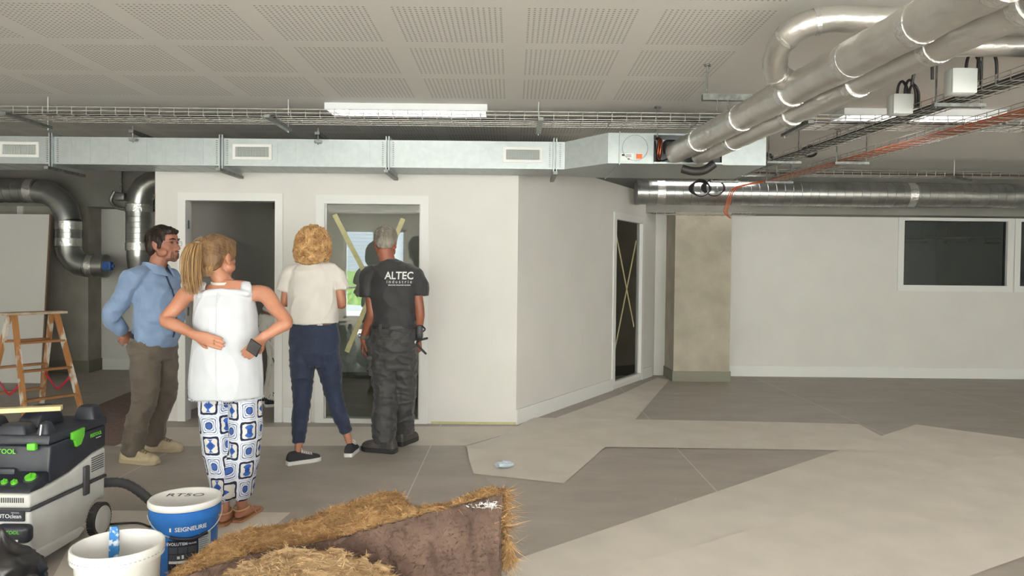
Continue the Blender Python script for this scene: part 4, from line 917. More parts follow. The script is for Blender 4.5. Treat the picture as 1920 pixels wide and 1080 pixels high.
def skin(name, c, c2):
    m = mat(name, c, .5, c2=c2, scale=9, detail=5, bump=.06, bscale=180); b = m.node_tree.nodes['Principled BSDF']
    b.inputs['Subsurface Weight'].default_value = .12; b.inputs['Subsurface Radius'].default_value = (.012, .005, .003); return m
def cloth(name, c, c2=None, rough=.85, weave=500, bump=.12, scale=10):
    m = mat(name, c, rough, c2=c2 or tuple(max(0, x-10) for x in c), scale=scale, detail=6, bump=bump, bscale=weave); m.node_tree.nodes['Principled BSDF'].inputs['Sheen Weight'].default_value = .15; return m
def hairmat(name, c, c2):
    return mat(name, c, .5, c2=c2, spec=.25, scale=38, detail=5, bump=.4, bscale=90, stretch=(1, 1, .18), lo=.3, hi=.7)
def torso(mb, rings, ax, inflate=0, flat=True):
    """rings: (centre, half width, half depth)"""
    mb.tube([c for c, a, b in rings], [(a+inflate, b+inflate) for c, a, b in rings], 28, ref=ax, rnd=not flat)
def limb(mb, pts, rad, n=5, rnd=True, seg=16, ref=None):
    p = catmull(pts, n); r = []
    for i in range(len(pts)-1):
        for k in range(n):
            a, b = rad[i], rad[i+1]; t = k/n
            r.append(tuple(x+(y-x)*t for x, y in zip(a, b)) if isinstance(a, tuple) else a+(b-a)*t)
    r.append(rad[-1]); mb.tube(p, r, seg, ref=ref, rnd=rnd)
def shoe(parent, heel, toe, mats, h=.085, wd=.045, lift=0, nm='shoe', sole=.028, ank=None):
    """heel, toe: floor points. upper + sole (+ laces)"""
    heel, toe = V(heel), V(toe); d = (toe-heel); L_ = d.length; d.normalize(); s_ = V((d.y, -d.x, 0)); up = V((0, 0, 1))
    prof = [(-.01, .5, .30), (.0, .74, .62), (.06, .82, .95), (.2, .84, 1.0), (.34, .84, .96), (.48, .9, .80), (.62, 1.0, .62), (.78, 1.0, .5), (.9, .86, .40), (.97, .6, .28), (1.0, .3, .15)]
    u_ = MB(); u_.loft([[heel+d*L_*t+up*(sole+lift)+s_*wd*wk*math.cos(a)+up*(h*hk)*max(0, math.sin(a))**.8+up*(-.006 if math.sin(a) < 0 else 0) for a in [2*math.pi*k/22 for k in range(22)]] for t, wk, hk in prof])
    o = put(remesh(u_, .006, 5), nm, mats[0], parent)
    so = MB(); so.loft([[heel+d*L_*t+up*(z+lift)+s_*wd*1.06*wk*x for x, z in ((-1, .001), (1, .001), (1, sole+.004), (-1, sole+.004))] for t, wk, hk in [(-.03, .35, 0), (-.015, .7, 0)]+[(a, b, 0) for a, b, c in prof[2:-1]]+[(1.015, .4, 0)]])
    bevelled(so, .004, 1).build('sole', mats[1], o, sm=40)
    if len(mats) > 2:
        la = MB()
        for k in range(5):
            t = .40+.07*k; hk = lerp_tab([(x[0], x[2]) for x in prof], t); z = sole+lift+h*hk+.002
            for sg in (-1, 1): la.tube(catmull([heel+d*L_*t+s_*(-.026*sg)+up*(z-.012), heel+d*L_*(t+.02)+up*(z+.002), heel+d*L_*(t+.04)+s_*(.026*sg)+up*(z-.014)], 4), .0028, 6)
        k = heel+d*L_*.40+up*(sole+lift+h*1.0)
        for sg in (-1, 1): la.tube(catmull([k, k+s_*.02*sg+up*.014, k+s_*.035*sg-up*.004, k+s_*.012*sg-up*.002], 5), .0025, 6)
        la.build('laces', mats[2], o, sm=60)
    return o
def bodymesh(P, voxel=.006):
    """P: joints. one continuous surface"""
    mb = MB(); head(mb, P['head'], P['R'], P.get('hs', 1))
    hc, R = P['head'], P['R']; s = P.get('hs', 1)
    mb.tube([P['neck']-V((0, 0, .05)), P['neck'], hc+R @ V((0, -.022, -.075))*s, hc+R @ V((0, -.015, -.02))*s], [(.075, .065), (.058*P.get('nk', 1), .056*P.get('nk', 1)), (.054*P.get('nk', 1), .056*P.get('nk', 1)), .055], 18, ref=P['ax'], rnd=True)
    torso(mb, P['torso'], P['ax'], -.016, True)
    for k in ('L', 'R'):
        sh, el, wr = P['sh'+k], P['el'+k], P['wr'+k]; ar = P.get('ar', 1)
        limb(mb, [P['neck']*.45+sh*.55-V((0, 0, .03)), sh, sh*.5+el*.5, el, el*.65+wr*.35, wr], [.05*ar, .053*ar, .045*ar, .037*ar, .039*ar, .0255*ar])
        h = P['hand'+k]; hand(mb, wr, h[0], h[1], h[2], h[3], P.get('hsz', 1))
        hp, kn, an = P['hip'+k], P['kn'+k], P['an'+k]; lr = P.get('lr', 1)
        limb(mb, [hp, hp*.5+kn*.5, kn, kn*.6+an*.4, an], [.078*lr, .068*lr, .05*lr, .05*lr, .034*lr]); 
        f = V(P['ft'+k]); mb.tube([an, an*1-V((0, 0, an.z-.045))-f*.02, V((an.x, an.y, .03))+f*.05, V((an.x, an.y, .022))+f*.15], [.034*lr, .034, .032, (.014, .036)], 14, ref=(0, 0, 1), rnd=True)
    return remesh(mb, voxel, 5)
def strands(mb, paths, r0, r1=.0004, seg=5):
    for p in paths: n = len(p); mb.tube(p, [r0+(r1-r0)*(i/(n-1))**2 for i in range(n)], seg)
    return mb
rnd = random.Random(12)
# ---------------------------------------------------------------- man in the light blue shirt
L = V((-2.60, 5.42, 0)); e = empty('person', L, 'dark-haired man in pale blue shirt and brown trousers, hands clasped behind back', 'person')
def a_(px, py, dy=0): p = at(px, py, L.y+dy); return p
fw = V((.93, -.30, 0)).normalized(); ax = V((-fw.y, fw.x, 0))      # ax points to his left (away from the camera)
R = frame(V((.97, -.16, .02)))
pel = V((-2.60, 5.42, 0))
def tc(f, z, s=0): return V((L.x, L.y, z))+fw*f+ax*s
P = dict(head=a_(306, 459), R=R, hs=1.06, neck=tc(-.005, 1.425), ax=ax, nk=1.1)
P['torso'] = [(tc(-.03, .80), .15, .11), (tc(-.025, .92), .165, .125), (tc(.015, 1.05), .165, .135), (tc(.01, 1.2), .178, .130), (tc(-.025, 1.33), .18, .105), (tc(-.03, 1.40), .12, .075)]
P['shL'] = tc(-.04, 1.345, .185); P['shR'] = tc(-.04, 1.345, -.185)
P['elL'] = tc(-.22, 1.07, .22); P['elR'] = tc(-.21, 1.07, -.20)
P['wrL'] = tc(-.235, .935, .05); P['wrR'] = tc(-.235, .94, -.06)
P['handL'] = (-ax+V((0, 0, -.35)), -fw, 1, .5); P['handR'] = (ax*.6+V((0, 0, -.6))-fw*.1, -fw, -1, .55)
P['hipL'] = tc(-.02, .86, .085); P['hipR'] = tc(-.02, .86, -.085)
nf = flo(252, 868); ff = flo(292, 846)
P['anR'] = V((nf.x-.01, nf.y, .10)); P['anL'] = V((ff.x-.01, ff.y, .10))
P['knR'] = P['hipR']*.48+P['anR']*.52+fw*.05; P['knL'] = P['hipL']*.48+P['anL']*.52+fw*.05
P['ftR'] = V((.95, -.2, 0)); P['ftL'] = V((.98, -.05, 0)); P['lr'] = .85
put(bodymesh(P), 'body', skin('skin_tan', (160, 108, 88), (145, 94, 75)), e)
hc = P['head']; hm = hairmat('dark_brown_hair', (34, 26, 23), (52, 40, 34))
def hl(x, y, z, s=1.06): return hc+R @ (V((x, y, z))*s)
hb = MB()
for p, r_ in (((0, -.022, .045), (.083, .100, .086)), ((0, -.055, -.005), (.077, .062, .085)), ((0, .03, .085), (.066, .068, .040)), ((0, .075, .088), (.05, .03, .022)), ((.07, .005, .025), (.014, .035, .04)), ((-.07, .005, .025), (.014, .035, .04)), ((.075, .02, -.005), (.006, .010, .03)), ((-.075, .02, -.005), (.006, .010, .03))): hb.ell(hl(*p), [x*1.06 for x in r_], R, 24, 16)
me = folds(remesh(hb, .006, 3), .005, 45, 2, .4); ho_ = put(me, 'hair', hm, e)
ps = []
for _ in range(420):
    th = rnd.uniform(0, 2*math.pi); ph = rnd.uniform(.05, 1.55); d_ = V((math.cos(th)*math.sin(ph), math.sin(th)*math.sin(ph), math.cos(ph)))
    if d_.y > .55 and d_.z < .75: continue
    b0 = V((0, -.022, .045))+V((d_.x*.082, d_.y*.098, d_.z*.085)); t_ = V((rnd.gauss(0, .3), .55, -.25 if d_.z < .6 else .05)); t_ = (t_-d_*t_.dot(d_)).normalized()
    if d_.y < -.3: t_ = V((0, -.1, -1))
    if d_.z < .15: continue
    ps.append([hl(*(b0+t_*.017*k+d_*(.006*math.sin(k*1.1)))) for k in range(4)])
strands(MB(), ps, .0032).build('hair_strands', hm, ho_, sm=60, kind='stuff')
bd = MB()
for p, r_ in (((0, .078, -.100), (.027, .022, .02)), ((0, .1045, -.047), (.028, .007, .006)), ((.03, .088, -.075), (.008, .012, .028)), ((-.03, .088, -.075), (.008, .012, .028)), ((.03, .06, -.103), (.016, .02, .010)), ((-.03, .06, -.103), (.016, .02, .010))): bd.ell(hl(*p), [x*1.06 for x in r_], R, 14, 10)
put(remesh(bd, .004, 2), 'beard', mat('stubble', (92, 66, 56), .8, c2=(116, 84, 70), scale=60), e)
ey = MB()
for sx in (-.031, .031): ey.ell(hl(sx, .087, .012), (.012, .008, .007), R, 12, 8)
ey.build('eyes', mat('eye_dark', (60, 44, 40), .3), e, sm=60)
eb = MB()
for sx in (-1, 1): eb.tube([hl(sx*.014, .103, .034), hl(sx*.035, .099, .04), hl(sx*.052, .084, .034)], [.004, .005, .003], 8, rnd=True)
eb.build('eyebrows', hm, e, sm=60)
gl = MB()
for sx in (-1, 1):
    gl.tube([hl(sx*.032+.021*math.cos(a), .112-.004*abs(math.cos(a)), .008+.016*math.sin(a)) for a in [2*math.pi*k/18 for k in range(19)]], .0011, 5); gl.tube([hl(sx*.053, .108, .012), hl(sx*.074, .06, .012), hl(sx*.08, -.005, .012)], .0011, 5)
gl.build('eyeglasses', 'strut', e)
blue_s = cloth('pale_blue_cotton', (128, 150, 182), (116, 138, 170), .8, 420, .1)
sb = MB(); T_ = [(tc(-.028, .90), .178, .135), (tc(.0, .96), .182, .148), (tc(.02, 1.06), .182, .155), (tc(.012, 1.2), .192, .148), (tc(-.025, 1.33), .188, .118), (tc(-.03, 1.395), .135, .092), (tc(-.022, 1.43), .075, .075)]
torso(sb, T_, ax)
for k, sg in (('L', 1), ('R', -1)):
    sh, el, wr = P['sh'+k], P['el'+k], P['wr'+k]
    limb(sb, [tc(-.03, 1.36, sg*.08), sh+V((0, 0, .0)), sh*.5+el*.5, el-fw*.015, el*.5+wr*.5-V((0, 0, .01)), wr+(el-wr)*.12], [.062, .074, .066, .060, .058, .046], rnd=False)
me = folds(remesh(sb, .0085, 5), .012, 11, 3, .8); sh_ = put(me, 'shirt', blue_s, e)
cl = MB(); n0 = tc(-.01, 1.43)
for sg in (-1, 1):
    cl.loft([[n0+fw*.088*math.cos(a)*1.0+ax*.078*math.sin(a)+V((0, 0, .035-.03*max(0, math.cos(a)))), n0+fw*.093*math.cos(a)+ax*.083*math.sin(a)+V((0, 0, .035-.03*max(0, math.cos(a)))), n0+fw*(.118+.03*max(0, math.cos(a)))*math.cos(a)+ax*.105*math.sin(a)+V((0, 0, -.022-.045*max(0, math.cos(a)))), n0+fw*(.112+.03*max(0, math.cos(a)))*math.cos(a)+ax*.098*math.sin(a)+V((0, 0, -.024-.045*max(0, math.cos(a))))] for a in [sg*(.28+2.86*k/16) for k in range(17)]])
cl.build('collar', blue_s, sh_, sm=60)
bvh = BVHTree.FromPolygons([v_.co+L for v_ in me.vertices], [tuple(p.vertices) for p in me.polygons])
pl = MB(); rows = []
for k in range(40):
    z = 1.38-.46*k/39; o = tc(.5, z, -.012); hit = bvh.ray_cast(o, -fw)[0]
    if hit: rows.append([hit+fw*.007+ax*(.009*x) for x in (-1, 1)])
if len(rows) > 3: pl.loft(rows, False, False); pl.build('placket', mat('navy_placket', (44, 56, 84), .8), sh_)
brn = cloth('brown_twill', (100, 90, 80), (88, 79, 70), .85, 380, .15)
tb = MB(); torso(tb, [(tc(-.03, .74), .15, .12), (tc(-.04, .84), .175, .145), (tc(-.02, .925), .172, .14)], ax)
for k in ('L', 'R'):
    hp, kn, an = P['hip'+k], P['kn'+k], P['an'+k]; up_ = V((0, 0, .04))
    limb(tb, [hp-fw*.02, hp*.55+kn*.45, kn, kn*.5+an*.5-fw*.02, an-fw*.01-V((0, 0, .03))], [(.108, .112), (.098, .1), (.083, .085), (.078, .08), (.072, .078)], rnd=False)
me = folds(remesh(tb, .0085, 5), .011, 9, 8, 1.3); tr_ = put(me, 'trousers', brn, e)
MB().tube([tc(-.022, .912), tc(-.018, .945)], [(.178, .146), (.177, .146)], 36, ref=ax).build('belt', mat('black_leather', (30, 28, 28), .4), e, sm=50)
pk = MB(); c0 = tc(-.0, .86, -.178); pk.tube(catmull([tc(.055, .915, -.150), tc(.035, .85, -.166), tc(.0, .79, -.168)], 5), .004, 6); pk.build('pocket_seam', brn, tr_)
khaki = (mat('beige_canvas_shoe', (186, 172, 144), .85, c2=(170, 156, 130), scale=20, bump=.1, bscale=300), mat('beige_rubber', (168, 154, 128), .8), mat('lace_tan', (120, 104, 84), .9))
d_ = V((.97, -.24, 0)).normalized(); shoe(e, V((nf.x, nf.y, 0))-d_*.10, V((nf.x, nf.y, 0))+d_*.20, khaki, .105, .052)
d_ = V((.995, -.03, 0)).normalized(); shoe(e, V((ff.x, ff.y, 0))-d_*.10, V((ff.x, ff.y, 0))+d_*.21, khaki, .105, .052)
# ---------------------------------------------------------------- woman with the ponytail
L = V((-1.575, 4.12, 0)); e = empty('person', L, 'ponytailed woman in sleeveless white top and blue patterned trousers, hands on hips', 'person')
ax = V((1, 0, 0)); sk2 = skin('skin_warm', (184, 130, 104), (170, 115, 90))
def b_(px, py, dy=0): return at(px, py, L.y+dy)
fd = V((.36, .93, -.05)); R = frame(fd, V((.02, .05, 1)))
hc = b_(410, 482, .02)
P = dict(head=hc, R=R, hs=.98, neck=b_(418, 527, .0), ax=ax, nk=.88, ar=.9, hsz=.95, lr=.85)
cx = L.x
P['torso'] = [(V((cx+.0, 4.12, .76)), .15, .115), (V((cx, 4.11, .9)), .165, .125), (V((cx-.005, 4.13, 1.06)), .125, .10), (V((cx-.005, 4.12, 1.2)), .145, .105), (V((cx-.0, 4.12, 1.30)), .155, .085), (V((cx+.003, 4.12, 1.36)), .10, .06)]
P['shL'] = b_(352, 551); P['shR'] = b_(496, 552); P['elL'] = b_(310, 600, -.09); P['elR'] = b_(538, 604, -.09)
P['wrL'] = b_(368, 629, -.165); P['wrR'] = b_(492, 634, -.15)
P['handL'] = (V((.93, -.04, -.30)), V((.1, 1, 0)), -1, .10); P['handR'] = (V((-.55, -.1, -.62)), V((-.35, .9, .2)), 1, .35)
P['hipL'] = V((cx-.075, 4.12, .84)); P['hipR'] = V((cx+.075, 4.12, .84))
fL = flo(416, 985); fR = flo(449, 978); fL.z = fR.z = 0
P['anL'] = V((fL.x, fL.y+.03, .085)); P['anR'] = V((fR.x, fR.y+.03, .085)); P['knL'] = V((cx-.058, 4.13, .46)); P['knR'] = V((cx+.072, 4.13, .46)); P['ftL'] = V((-.12, .99, 0)); P['ftR'] = V((.15, .98, 0))
put(bodymesh(P, .0048), 'body', sk2, e)
hm = hairmat('blond_brown_hair', (88, 66, 48), (138, 108, 76)); hm2 = hairmat('blond_hair_tips', (128, 98, 66), (174, 140, 98))
def hl(x, y, z, s=.98): return hc+R @ (V((x, y, z))*s)
hb = MB()
for p, r_ in (((0, -.020, .040), (.084, .100, .086)), ((0, -.06, -.01), (.074, .055, .075)), ((0, .04, .075), (.066, .06, .045)), ((.066, .015, .03), (.018, .05, .05)), ((-.066, .015, .03), (.018, .05, .05))): hb.ell(hl(*p), r_, R, 24, 16)
ho_ = put(folds(remesh(hb, .006, 3), .004, 40, 5, .5), 'hair', hm, e)
tie = hl(-.03, -.118, .058); ps = []
for _ in range(520):          # swept back to the tie
    th = rnd.uniform(0, 2*math.pi); ph = rnd.uniform(.1, 2.1); d_ = V((math.cos(th)*math.sin(ph), math.sin(th)*math.sin(ph), math.cos(ph)))
    if d_.y > .45 and d_.z < .55 or (d_.z < -.35 and d_.y > -.2): continue
    b0 = V((d_.x*.083, -.020+d_.y*.1, .036+d_.z*.088)); b0 = V((b0.x, b0.y, b0.z)); pt = []
    tl = V((-.03, -.118, .058))
    for k in range(7):
        t_ = k/6; q = b0.lerp(tl, t_); o = q-V((0, -.02, .036)); n_ = V((o.x/.083, o.y/.1, o.z/.088)); 
        if n_.length > 1e-4 and t_ < .9: q = V((0, -.02, .036))+V((n_.x*.083, n_.y*.1, n_.z*.088))/n_.length*(1.02+.05*rnd.random())
        pt.append(hl(*q))
    ps.append(pt)
strands(MB(), ps, .0026, .0016).build('swept_strands', hm, ho_, sm=60, kind='stuff')
ps = []
for _ in range(420):          # ponytail falling from the tie
    sx = max(-.03, min(.03, rnd.gauss(0, .014))); sy = rnd.gauss(0, .010); L_ = rnd.uniform(.19, .28); fl_ = rnd.uniform(-.012, .012)
    p0 = tie+V((sx*.3, sy*.3, sy*.3)); p1 = p0+V((-.012+sx*.7, -.030+sy, .006)); p2 = p1+V((-.012+sx*.5, -.010+sy, -L_*.33)); p3 = p2+V((-.004+fl_*.4, .006, -L_*.38)); p4 = p3+V((.006-sx*.3+fl_, .012, -L_*.29))
    ps.append(catmull([p0, p1, p2, p3, p4], 3))
strands(MB(), ps, .0034, .0007).build('ponytail', hm2, ho_, sm=60)
ps = []
for _ in range(70):           # loose ends on the nape and crown
    a = rnd.uniform(-.07, .05); p0 = hl(a, -.085, -.03); ps.append(catmull([p0, p0+V((rnd.gauss(0, .015), -.02, -.04)), p0+V((rnd.gauss(.01, .025), -.01, -.085))], 3))
for _ in range(24): ps.append(catmull([tie, tie+V((rnd.gauss(.01, .02), 0, .02)), tie+V((rnd.gauss(.03, .03), rnd.gauss(0, .02), .03+.02*rnd.random()))], 3))
strands(MB(), ps, .0018).build('loose_strands', hm2, ho_, sm=60, kind='stuff')
MB().ell(tie+V((-.004, -.008, .004)), (.02, .018, .018), R, 14, 10).build('hair_tie', mat('hair_tie_grey', (150, 140, 128), .5), ho_, sm=60)
nk = P['neck']; MB().tube([nk+V((.062*math.cos(a), .058*math.sin(a)-.004, -.002+.014*math.sin(a))) for a in [2*math.pi*k/28 for k in range(29)]], [(.007, .0015)]*29, 8, ref=(0, 0, 1)).build('lanyard', mat('lanyard_grey', (196, 190, 184), .6), e)
wt = cloth('white_linen', (198, 201, 206), (191, 194, 200), .85, 330, .12)
sb = MB(); rgs = []
for (px0, px1, py, dp) in ((357, 491, 744, .165), (356, 492, 715, .168), (360, 488, 670, .160), (364, 482, 620, .140), (362, 478, 575, .125), (363, 475, 556, .100), (374, 463, 546, .070)):
    p0, p1 = b_(px0, py), b_(px1, py); rgs.append((V(((p0.x+p1.x)/2, 4.125, (p0.z+p1.z)/2)), (p1.x-p0.x)/2, dp))
torso(sb, rgs, ax)
for px in (370, 464):         # shoulder straps
    q = [b_(px, 560, -.03), b_(px+(5 if px < 400 else -2), 541, -.045), b_(px+(8 if px < 400 else -4), 531, .0), b_(px+(5 if px < 400 else -2), 545, .06)]
    sb.tube(catmull(q, 4), [(.030, .013)]*13, 14, ref=ax, rnd=True)
q0 = [b_(372, 553, -.06), b_(395, 548, -.07), b_(420, 546, -.075), b_(445, 548, -.07), b_(464, 551, -.06)]; sb.tube(catmull(q0, 4), .014, 12, rnd=True)
me = folds(remesh(sb, .0075, 5), .007, 10, 1, .45); tp_ = put(me, 'sleeveless_top', wt, e)
bvh = BVHTree.FromPolygons([v_.co+L for v_ in me.vertices], [tuple(p.vertices) for p in me.polygons])
rows = []
for k in range(30):
    p = b_(420+8*k/29, 548+194*k/29); hit = bvh.ray_cast(V((p.x, 3.5, p.z)), V((0, 1, 0)))[0]
    if hit: rows.append(hit+V((0, -.001, 0)))
if len(rows) > 3: MB().tube(rows, .0032, 6).build('back_seam', wt, tp_, sm=60)
hz = rgs[0][0].z; fr_ = []
for k in range(170):
    a = 2*math.pi*k/170; p = V((rgs[0][0].x+rgs[0][1]*math.cos(a), 4.125+rgs[0][2]*math.sin(a), hz+.004)); fr_.append([p, p+V((rnd.gauss(0, .003), rnd.gauss(0, .003), -.008)), p+V((rnd.gauss(0, .004), rnd.gauss(0, .004), -.014))])
strands(MB(), fr_, .0014, .0006, 4).build('frayed_hem', wt, tp_, kind='stuff')
def ikat():
    m, N, Lk, b = newmat('blue_ikat_print'); b.inputs['Roughness'].default_value = .85
    uv = N.new('ShaderNodeUVMap'); sx = N.new('ShaderNodeSeparateXYZ'); Lk.new(uv.outputs[0], sx.inputs[0])
    nz_ = N.new('ShaderNodeTexNoise'); nz_.inputs['Scale'].default_value = 60; Lk.new(uv.outputs[0], nz_.inputs['Vector'])
    jit = mathn(N, Lk, 'MULTIPLY', mathn(N, Lk, 'SUBTRACT', nz_.outputs[0], .5), .16)
    TW = 2*math.pi
    u = mathn(N, Lk, 'MULTIPLY', sx.outputs[0], TW/.20); v_ = mathn(N, Lk, 'MULTIPLY', sx.outputs[1], TW/.225)
    cu, cv = mathn(N, Lk, 'COSINE', u), mathn(N, Lk, 'COSINE', v_)
    c2 = mathn(N, Lk, 'MULTIPLY', mathn(N, Lk, 'COSINE', mathn(N, Lk, 'MULTIPLY', u, 3)), mathn(N, Lk, 'COSINE', mathn(N, Lk, 'MULTIPLY', v_, 3)))
    g = mathn(N, Lk, 'ADD', mathn(N, Lk, 'MULTIPLY', cu, cv), mathn(N, Lk, 'MULTIPLY', c2, .10)); g = mathn(N, Lk, 'ADD', g, jit)
    r = N.new('ShaderNodeValToRGB'); cr = r.color_ramp; cr.interpolation = 'CONSTANT'
    stops = [(0, (52, 84, 150)), (.05, (24, 32, 66)), (.09, (208, 210, 214)), (.15, (112, 132, 180)), (.2, (208, 210, 214)), (.27, (26, 36, 74)), (.31, (206, 208, 214)), (.39, (150, 166, 200)), (.43, (206, 208, 214)), (.55, (20, 28, 58)), (.68, (206, 206, 208)), (.695, (204, 200, 194))]
    while len(cr.elements) < len(stops): cr.elements.new(.5)
    for el, (p, c_) in zip(cr.elements, stops): el.position = p; el.color = lin(c_)
    Lk.new(mathn(N, Lk, 'ADD', mathn(N, Lk, 'MULTIPLY', g, .5), .5), r.inputs[0])
    mo = mathn(N, Lk, 'ADD', mathn(N, Lk, 'COSINE', mathn(N, Lk, 'MULTIPLY', u, 4)), mathn(N, Lk, 'MULTIPLY', mathn(N, Lk, 'COSINE', mathn(N, Lk, 'MULTIPLY', v_, 5)), 1.0))
    mk = mathn(N, Lk, 'MULTIPLY', mathn(N, Lk, 'GREATER_THAN', g, .45), mathn(N, Lk, 'GREATER_THAN', mathn(N, Lk, 'ADD', mo, mathn(N, Lk, 'MULTIPLY', g, 1.6)), 1.05))
    mx = N.new('ShaderNodeMixRGB'); Lk.new(mk, mx.inputs[0]); Lk.new(r.outputs[0], mx.inputs[1]); mx.inputs[2].default_value = lin((46, 92, 168))
    mk2 = mathn(N, Lk, 'GREATER_THAN', g, .93); mx2 = N.new('ShaderNodeMixRGB'); Lk.new(mk2, mx2.inputs[0]); Lk.new(mx.outputs[0], mx2.inputs[1]); mx2.inputs[2].default_value = lin((34, 66, 134))
    Lk.new(mx2.outputs[0], b.inputs['Base Color']); return m
tb = MB(); torso(tb, [(V((cx+.004, 4.125, .68)), .155, .115), (V((cx+.004, 4.125, .84)), .145, .115)], ax)
legs = {}
for k, sg in (('L', -1), ('R', 1)):
    an = P['an'+k]; pts = [V((cx+sg*.078+.004, 4.125, .80)), V((cx+sg*.084+.008, 4.12, .62)), V((cx+sg*.076+.012, 4.125, .42)), V((an.x+sg*.006, an.y, .26)), V((an.x+sg*.002, an.y-.005, .165)), V((an.x, an.y, .135))]
    limb(tb, pts, [(.078, .10), (.086, .102), (.082, .095), (.074, .085), (.066, .075), (.045, .05)], rnd=False); legs[k] = pts
me = folds(remesh(tb, .0075, 5), .008, 9, 4, .5); 
uvl = me.uv_layers.new(name='UVMap')
for poly in me.polygons:
    cxm = poly.center.x; k = 'L' if cxm < cx+.01 else 'R'; pts = legs[k]
    angs = []
    for li in poly.loop_indices:
        c_ = me.vertices[me.loops[li].vertex_index].co; axx = lerp_tab([(p.z, p.x) for p in pts[::-1]], c_.z); ayy = lerp_tab([(p.z, p.y) for p in pts[::-1]], c_.z); angs.append(math.atan2(c_.x-axx, -(c_.y-ayy)))
    if max(angs)-min(angs) > math.pi: angs = [a+2*math.pi if a < 0 else a for a in angs]
    for li, a in zip(poly.loop_indices, angs): uvl.data[li].uv = (a*.0955+(.0 if k == 'L' else .045), me.vertices[me.loops[li].vertex_index].co.z+(.0 if k == 'L' else .03))
put(me, 'patterned_trousers', ikat(), e)
sd = mat('tan_sandal', (176, 128, 92), .5); gold = mat('gold_strap', (206, 170, 130), .35, .4)
for k in ('L', 'R'):
    an = P['an'+k]; f = V(P['ft'+k]).normalized(); s_ = V((f.y, -f.x, 0)); c0 = V((an.x, an.y, 0)); q = MB()
    q.loft([[c0+f*t+s_*w_*x+V((0, 0, z)) for x, z in ((-1, .002), (1, .002), (1, .014), (-1, .014))] for t, w_ in ((-.062, .018), (-.05, .032), (0, .036), (.08, .04), (.14, .044), (.19, .034), (.21, .015))])
    so = q.build('sandal', sd, e); q = MB(); q.tube([c0+f*(-.004+.046*math.cos(a))+s_*.043*math.sin(a)+V((0, 0, .075+.010*math.cos(a))) for a in [2*math.pi*j/20 for j in range(21)]], .0045, 6); q.tube(catmull([c0+f*.09-s_*.042+V((0, 0, .014)), c0+f*.09+V((0, 0, .06)), c0+f*.09+s_*.042+V((0, 0, .014))], 5), .005, 6); q.build('ankle_strap', gold, so, sm=60)
rp = P['wrL']+V((.93, -.04, -.30)).normalized()*.108+V((0, -.012, -.0)); MB().tube([rp+V((0, .011*math.cos(a), .011*math.sin(a))) for a in [2*math.pi*k/16 for k in range(17)]], .0022, 6).build('gold_ring', mat('gold', (220, 180, 100), .25, .9), e)
pc = b_(476, 652, -.235); Rp = Matrix.Rotation(math.radians(-20), 3, 'Z') @ Matrix.Rotation(math.radians(28), 3, 'Y')
ph = empty('mobile_phone', pc, 'black smartphone held in the hand of the ponytailed woman', 'phone')
MB().rbox(pc, (.078, .009, .072), .004, 2, Rp).build('phone_body', mat('phone_black', (24, 24, 26), .3), ph, sm=40)
MB().box(pc+Rp @ V((0, -.0052, 0)), (.07, .0008, .064), Rp).build('phone_screen', mat('phone_glass', (40, 40, 44), .08, coat=1), ph)
# ---------------------------------------------------------------- curly-haired woman
L = V((-1.42, 5.55, 0)); e = empty('person', L, 'curly blonde woman in white T-shirt and navy trousers, seen from behind', 'person')
def c_(px, py, dy=0): return at(px, py, L.y+dy)
R = frame(V((.12, .97, -.22))); hc = c_(590, 455, .03); cx = c_(590, 600).x
P = dict(head=hc, R=R, hs=.98, neck=c_(587, 492, .0), ax=ax, nk=.9, ar=.92, lr=.88)
def ct(px, py, w_, d_, dy=0): p = c_(px, py, dy); return (p, w_, d_)
P['torso'] = [ct(590, 668, .15, .11), ct(589, 635, .175, .125), ct(588, 590, .135, .10), ct(586, 555, .15, .105), ct(586, 515, .165, .09), ct(587, 497, .11, .065)]
P['shL'] = c_(545, 512); P['shR'] = c_(628, 511); P['elL'] = c_(535, 566, .02); P['elR'] = c_(641, 570, .03); P['wrL'] = c_(556, 560, .24); P['wrR'] = c_(622, 560, .24)
P['handL'] = (V((.4, .9, .1)), V((.8, -.2, -.3)), 1, .5); P['handR'] = (V((-.4, .9, .1)), V((-.8, -.2, -.3)), -1, .5)
fL = flo(556, 870); fR = flo(654, 856); fL.z = fR.z = 0
P['hipL'] = c_(568, 655); P['hipR'] = c_(611, 655); P['knL'] = c_(566, 750, -.02); P['knR'] = c_(627, 742, .08); P['anL'] = V((fL.x+.01, fL.y+.01, .10)); P['anR'] = V((fR.x-.005, fR.y+.03, .11))
P['ftL'] = V((.75, .66, 0)); P['ftR'] = V((.1, .99, 0)); P['lr'] = .78
put(bodymesh(P), 'body', skin('skin_peach', (176, 122, 96), (160, 106, 82)), e)
def hl(x, y, z): return hc+R @ V((x, y, z))
hm = mat('curly_blonde_hair', (200, 160, 108), .45, c2=(146, 106, 64), scale=22, detail=4, bump=.3, bscale=120)
hb = MB(); hb.ell(hl(0, -.025, .03), (.088, .098, .093), R, 24, 16); hb.ell(hl(0, -.06, -.06), (.115, .07, .095), R, 24, 16); hb.ell(hl(0, -.075, -.125), (.115, .05, .06), R, 24, 16)
ho_ = put(folds(remesh(hb, .007, 2), .012, 40, 3), 'hair', hm, e)
q = MB()
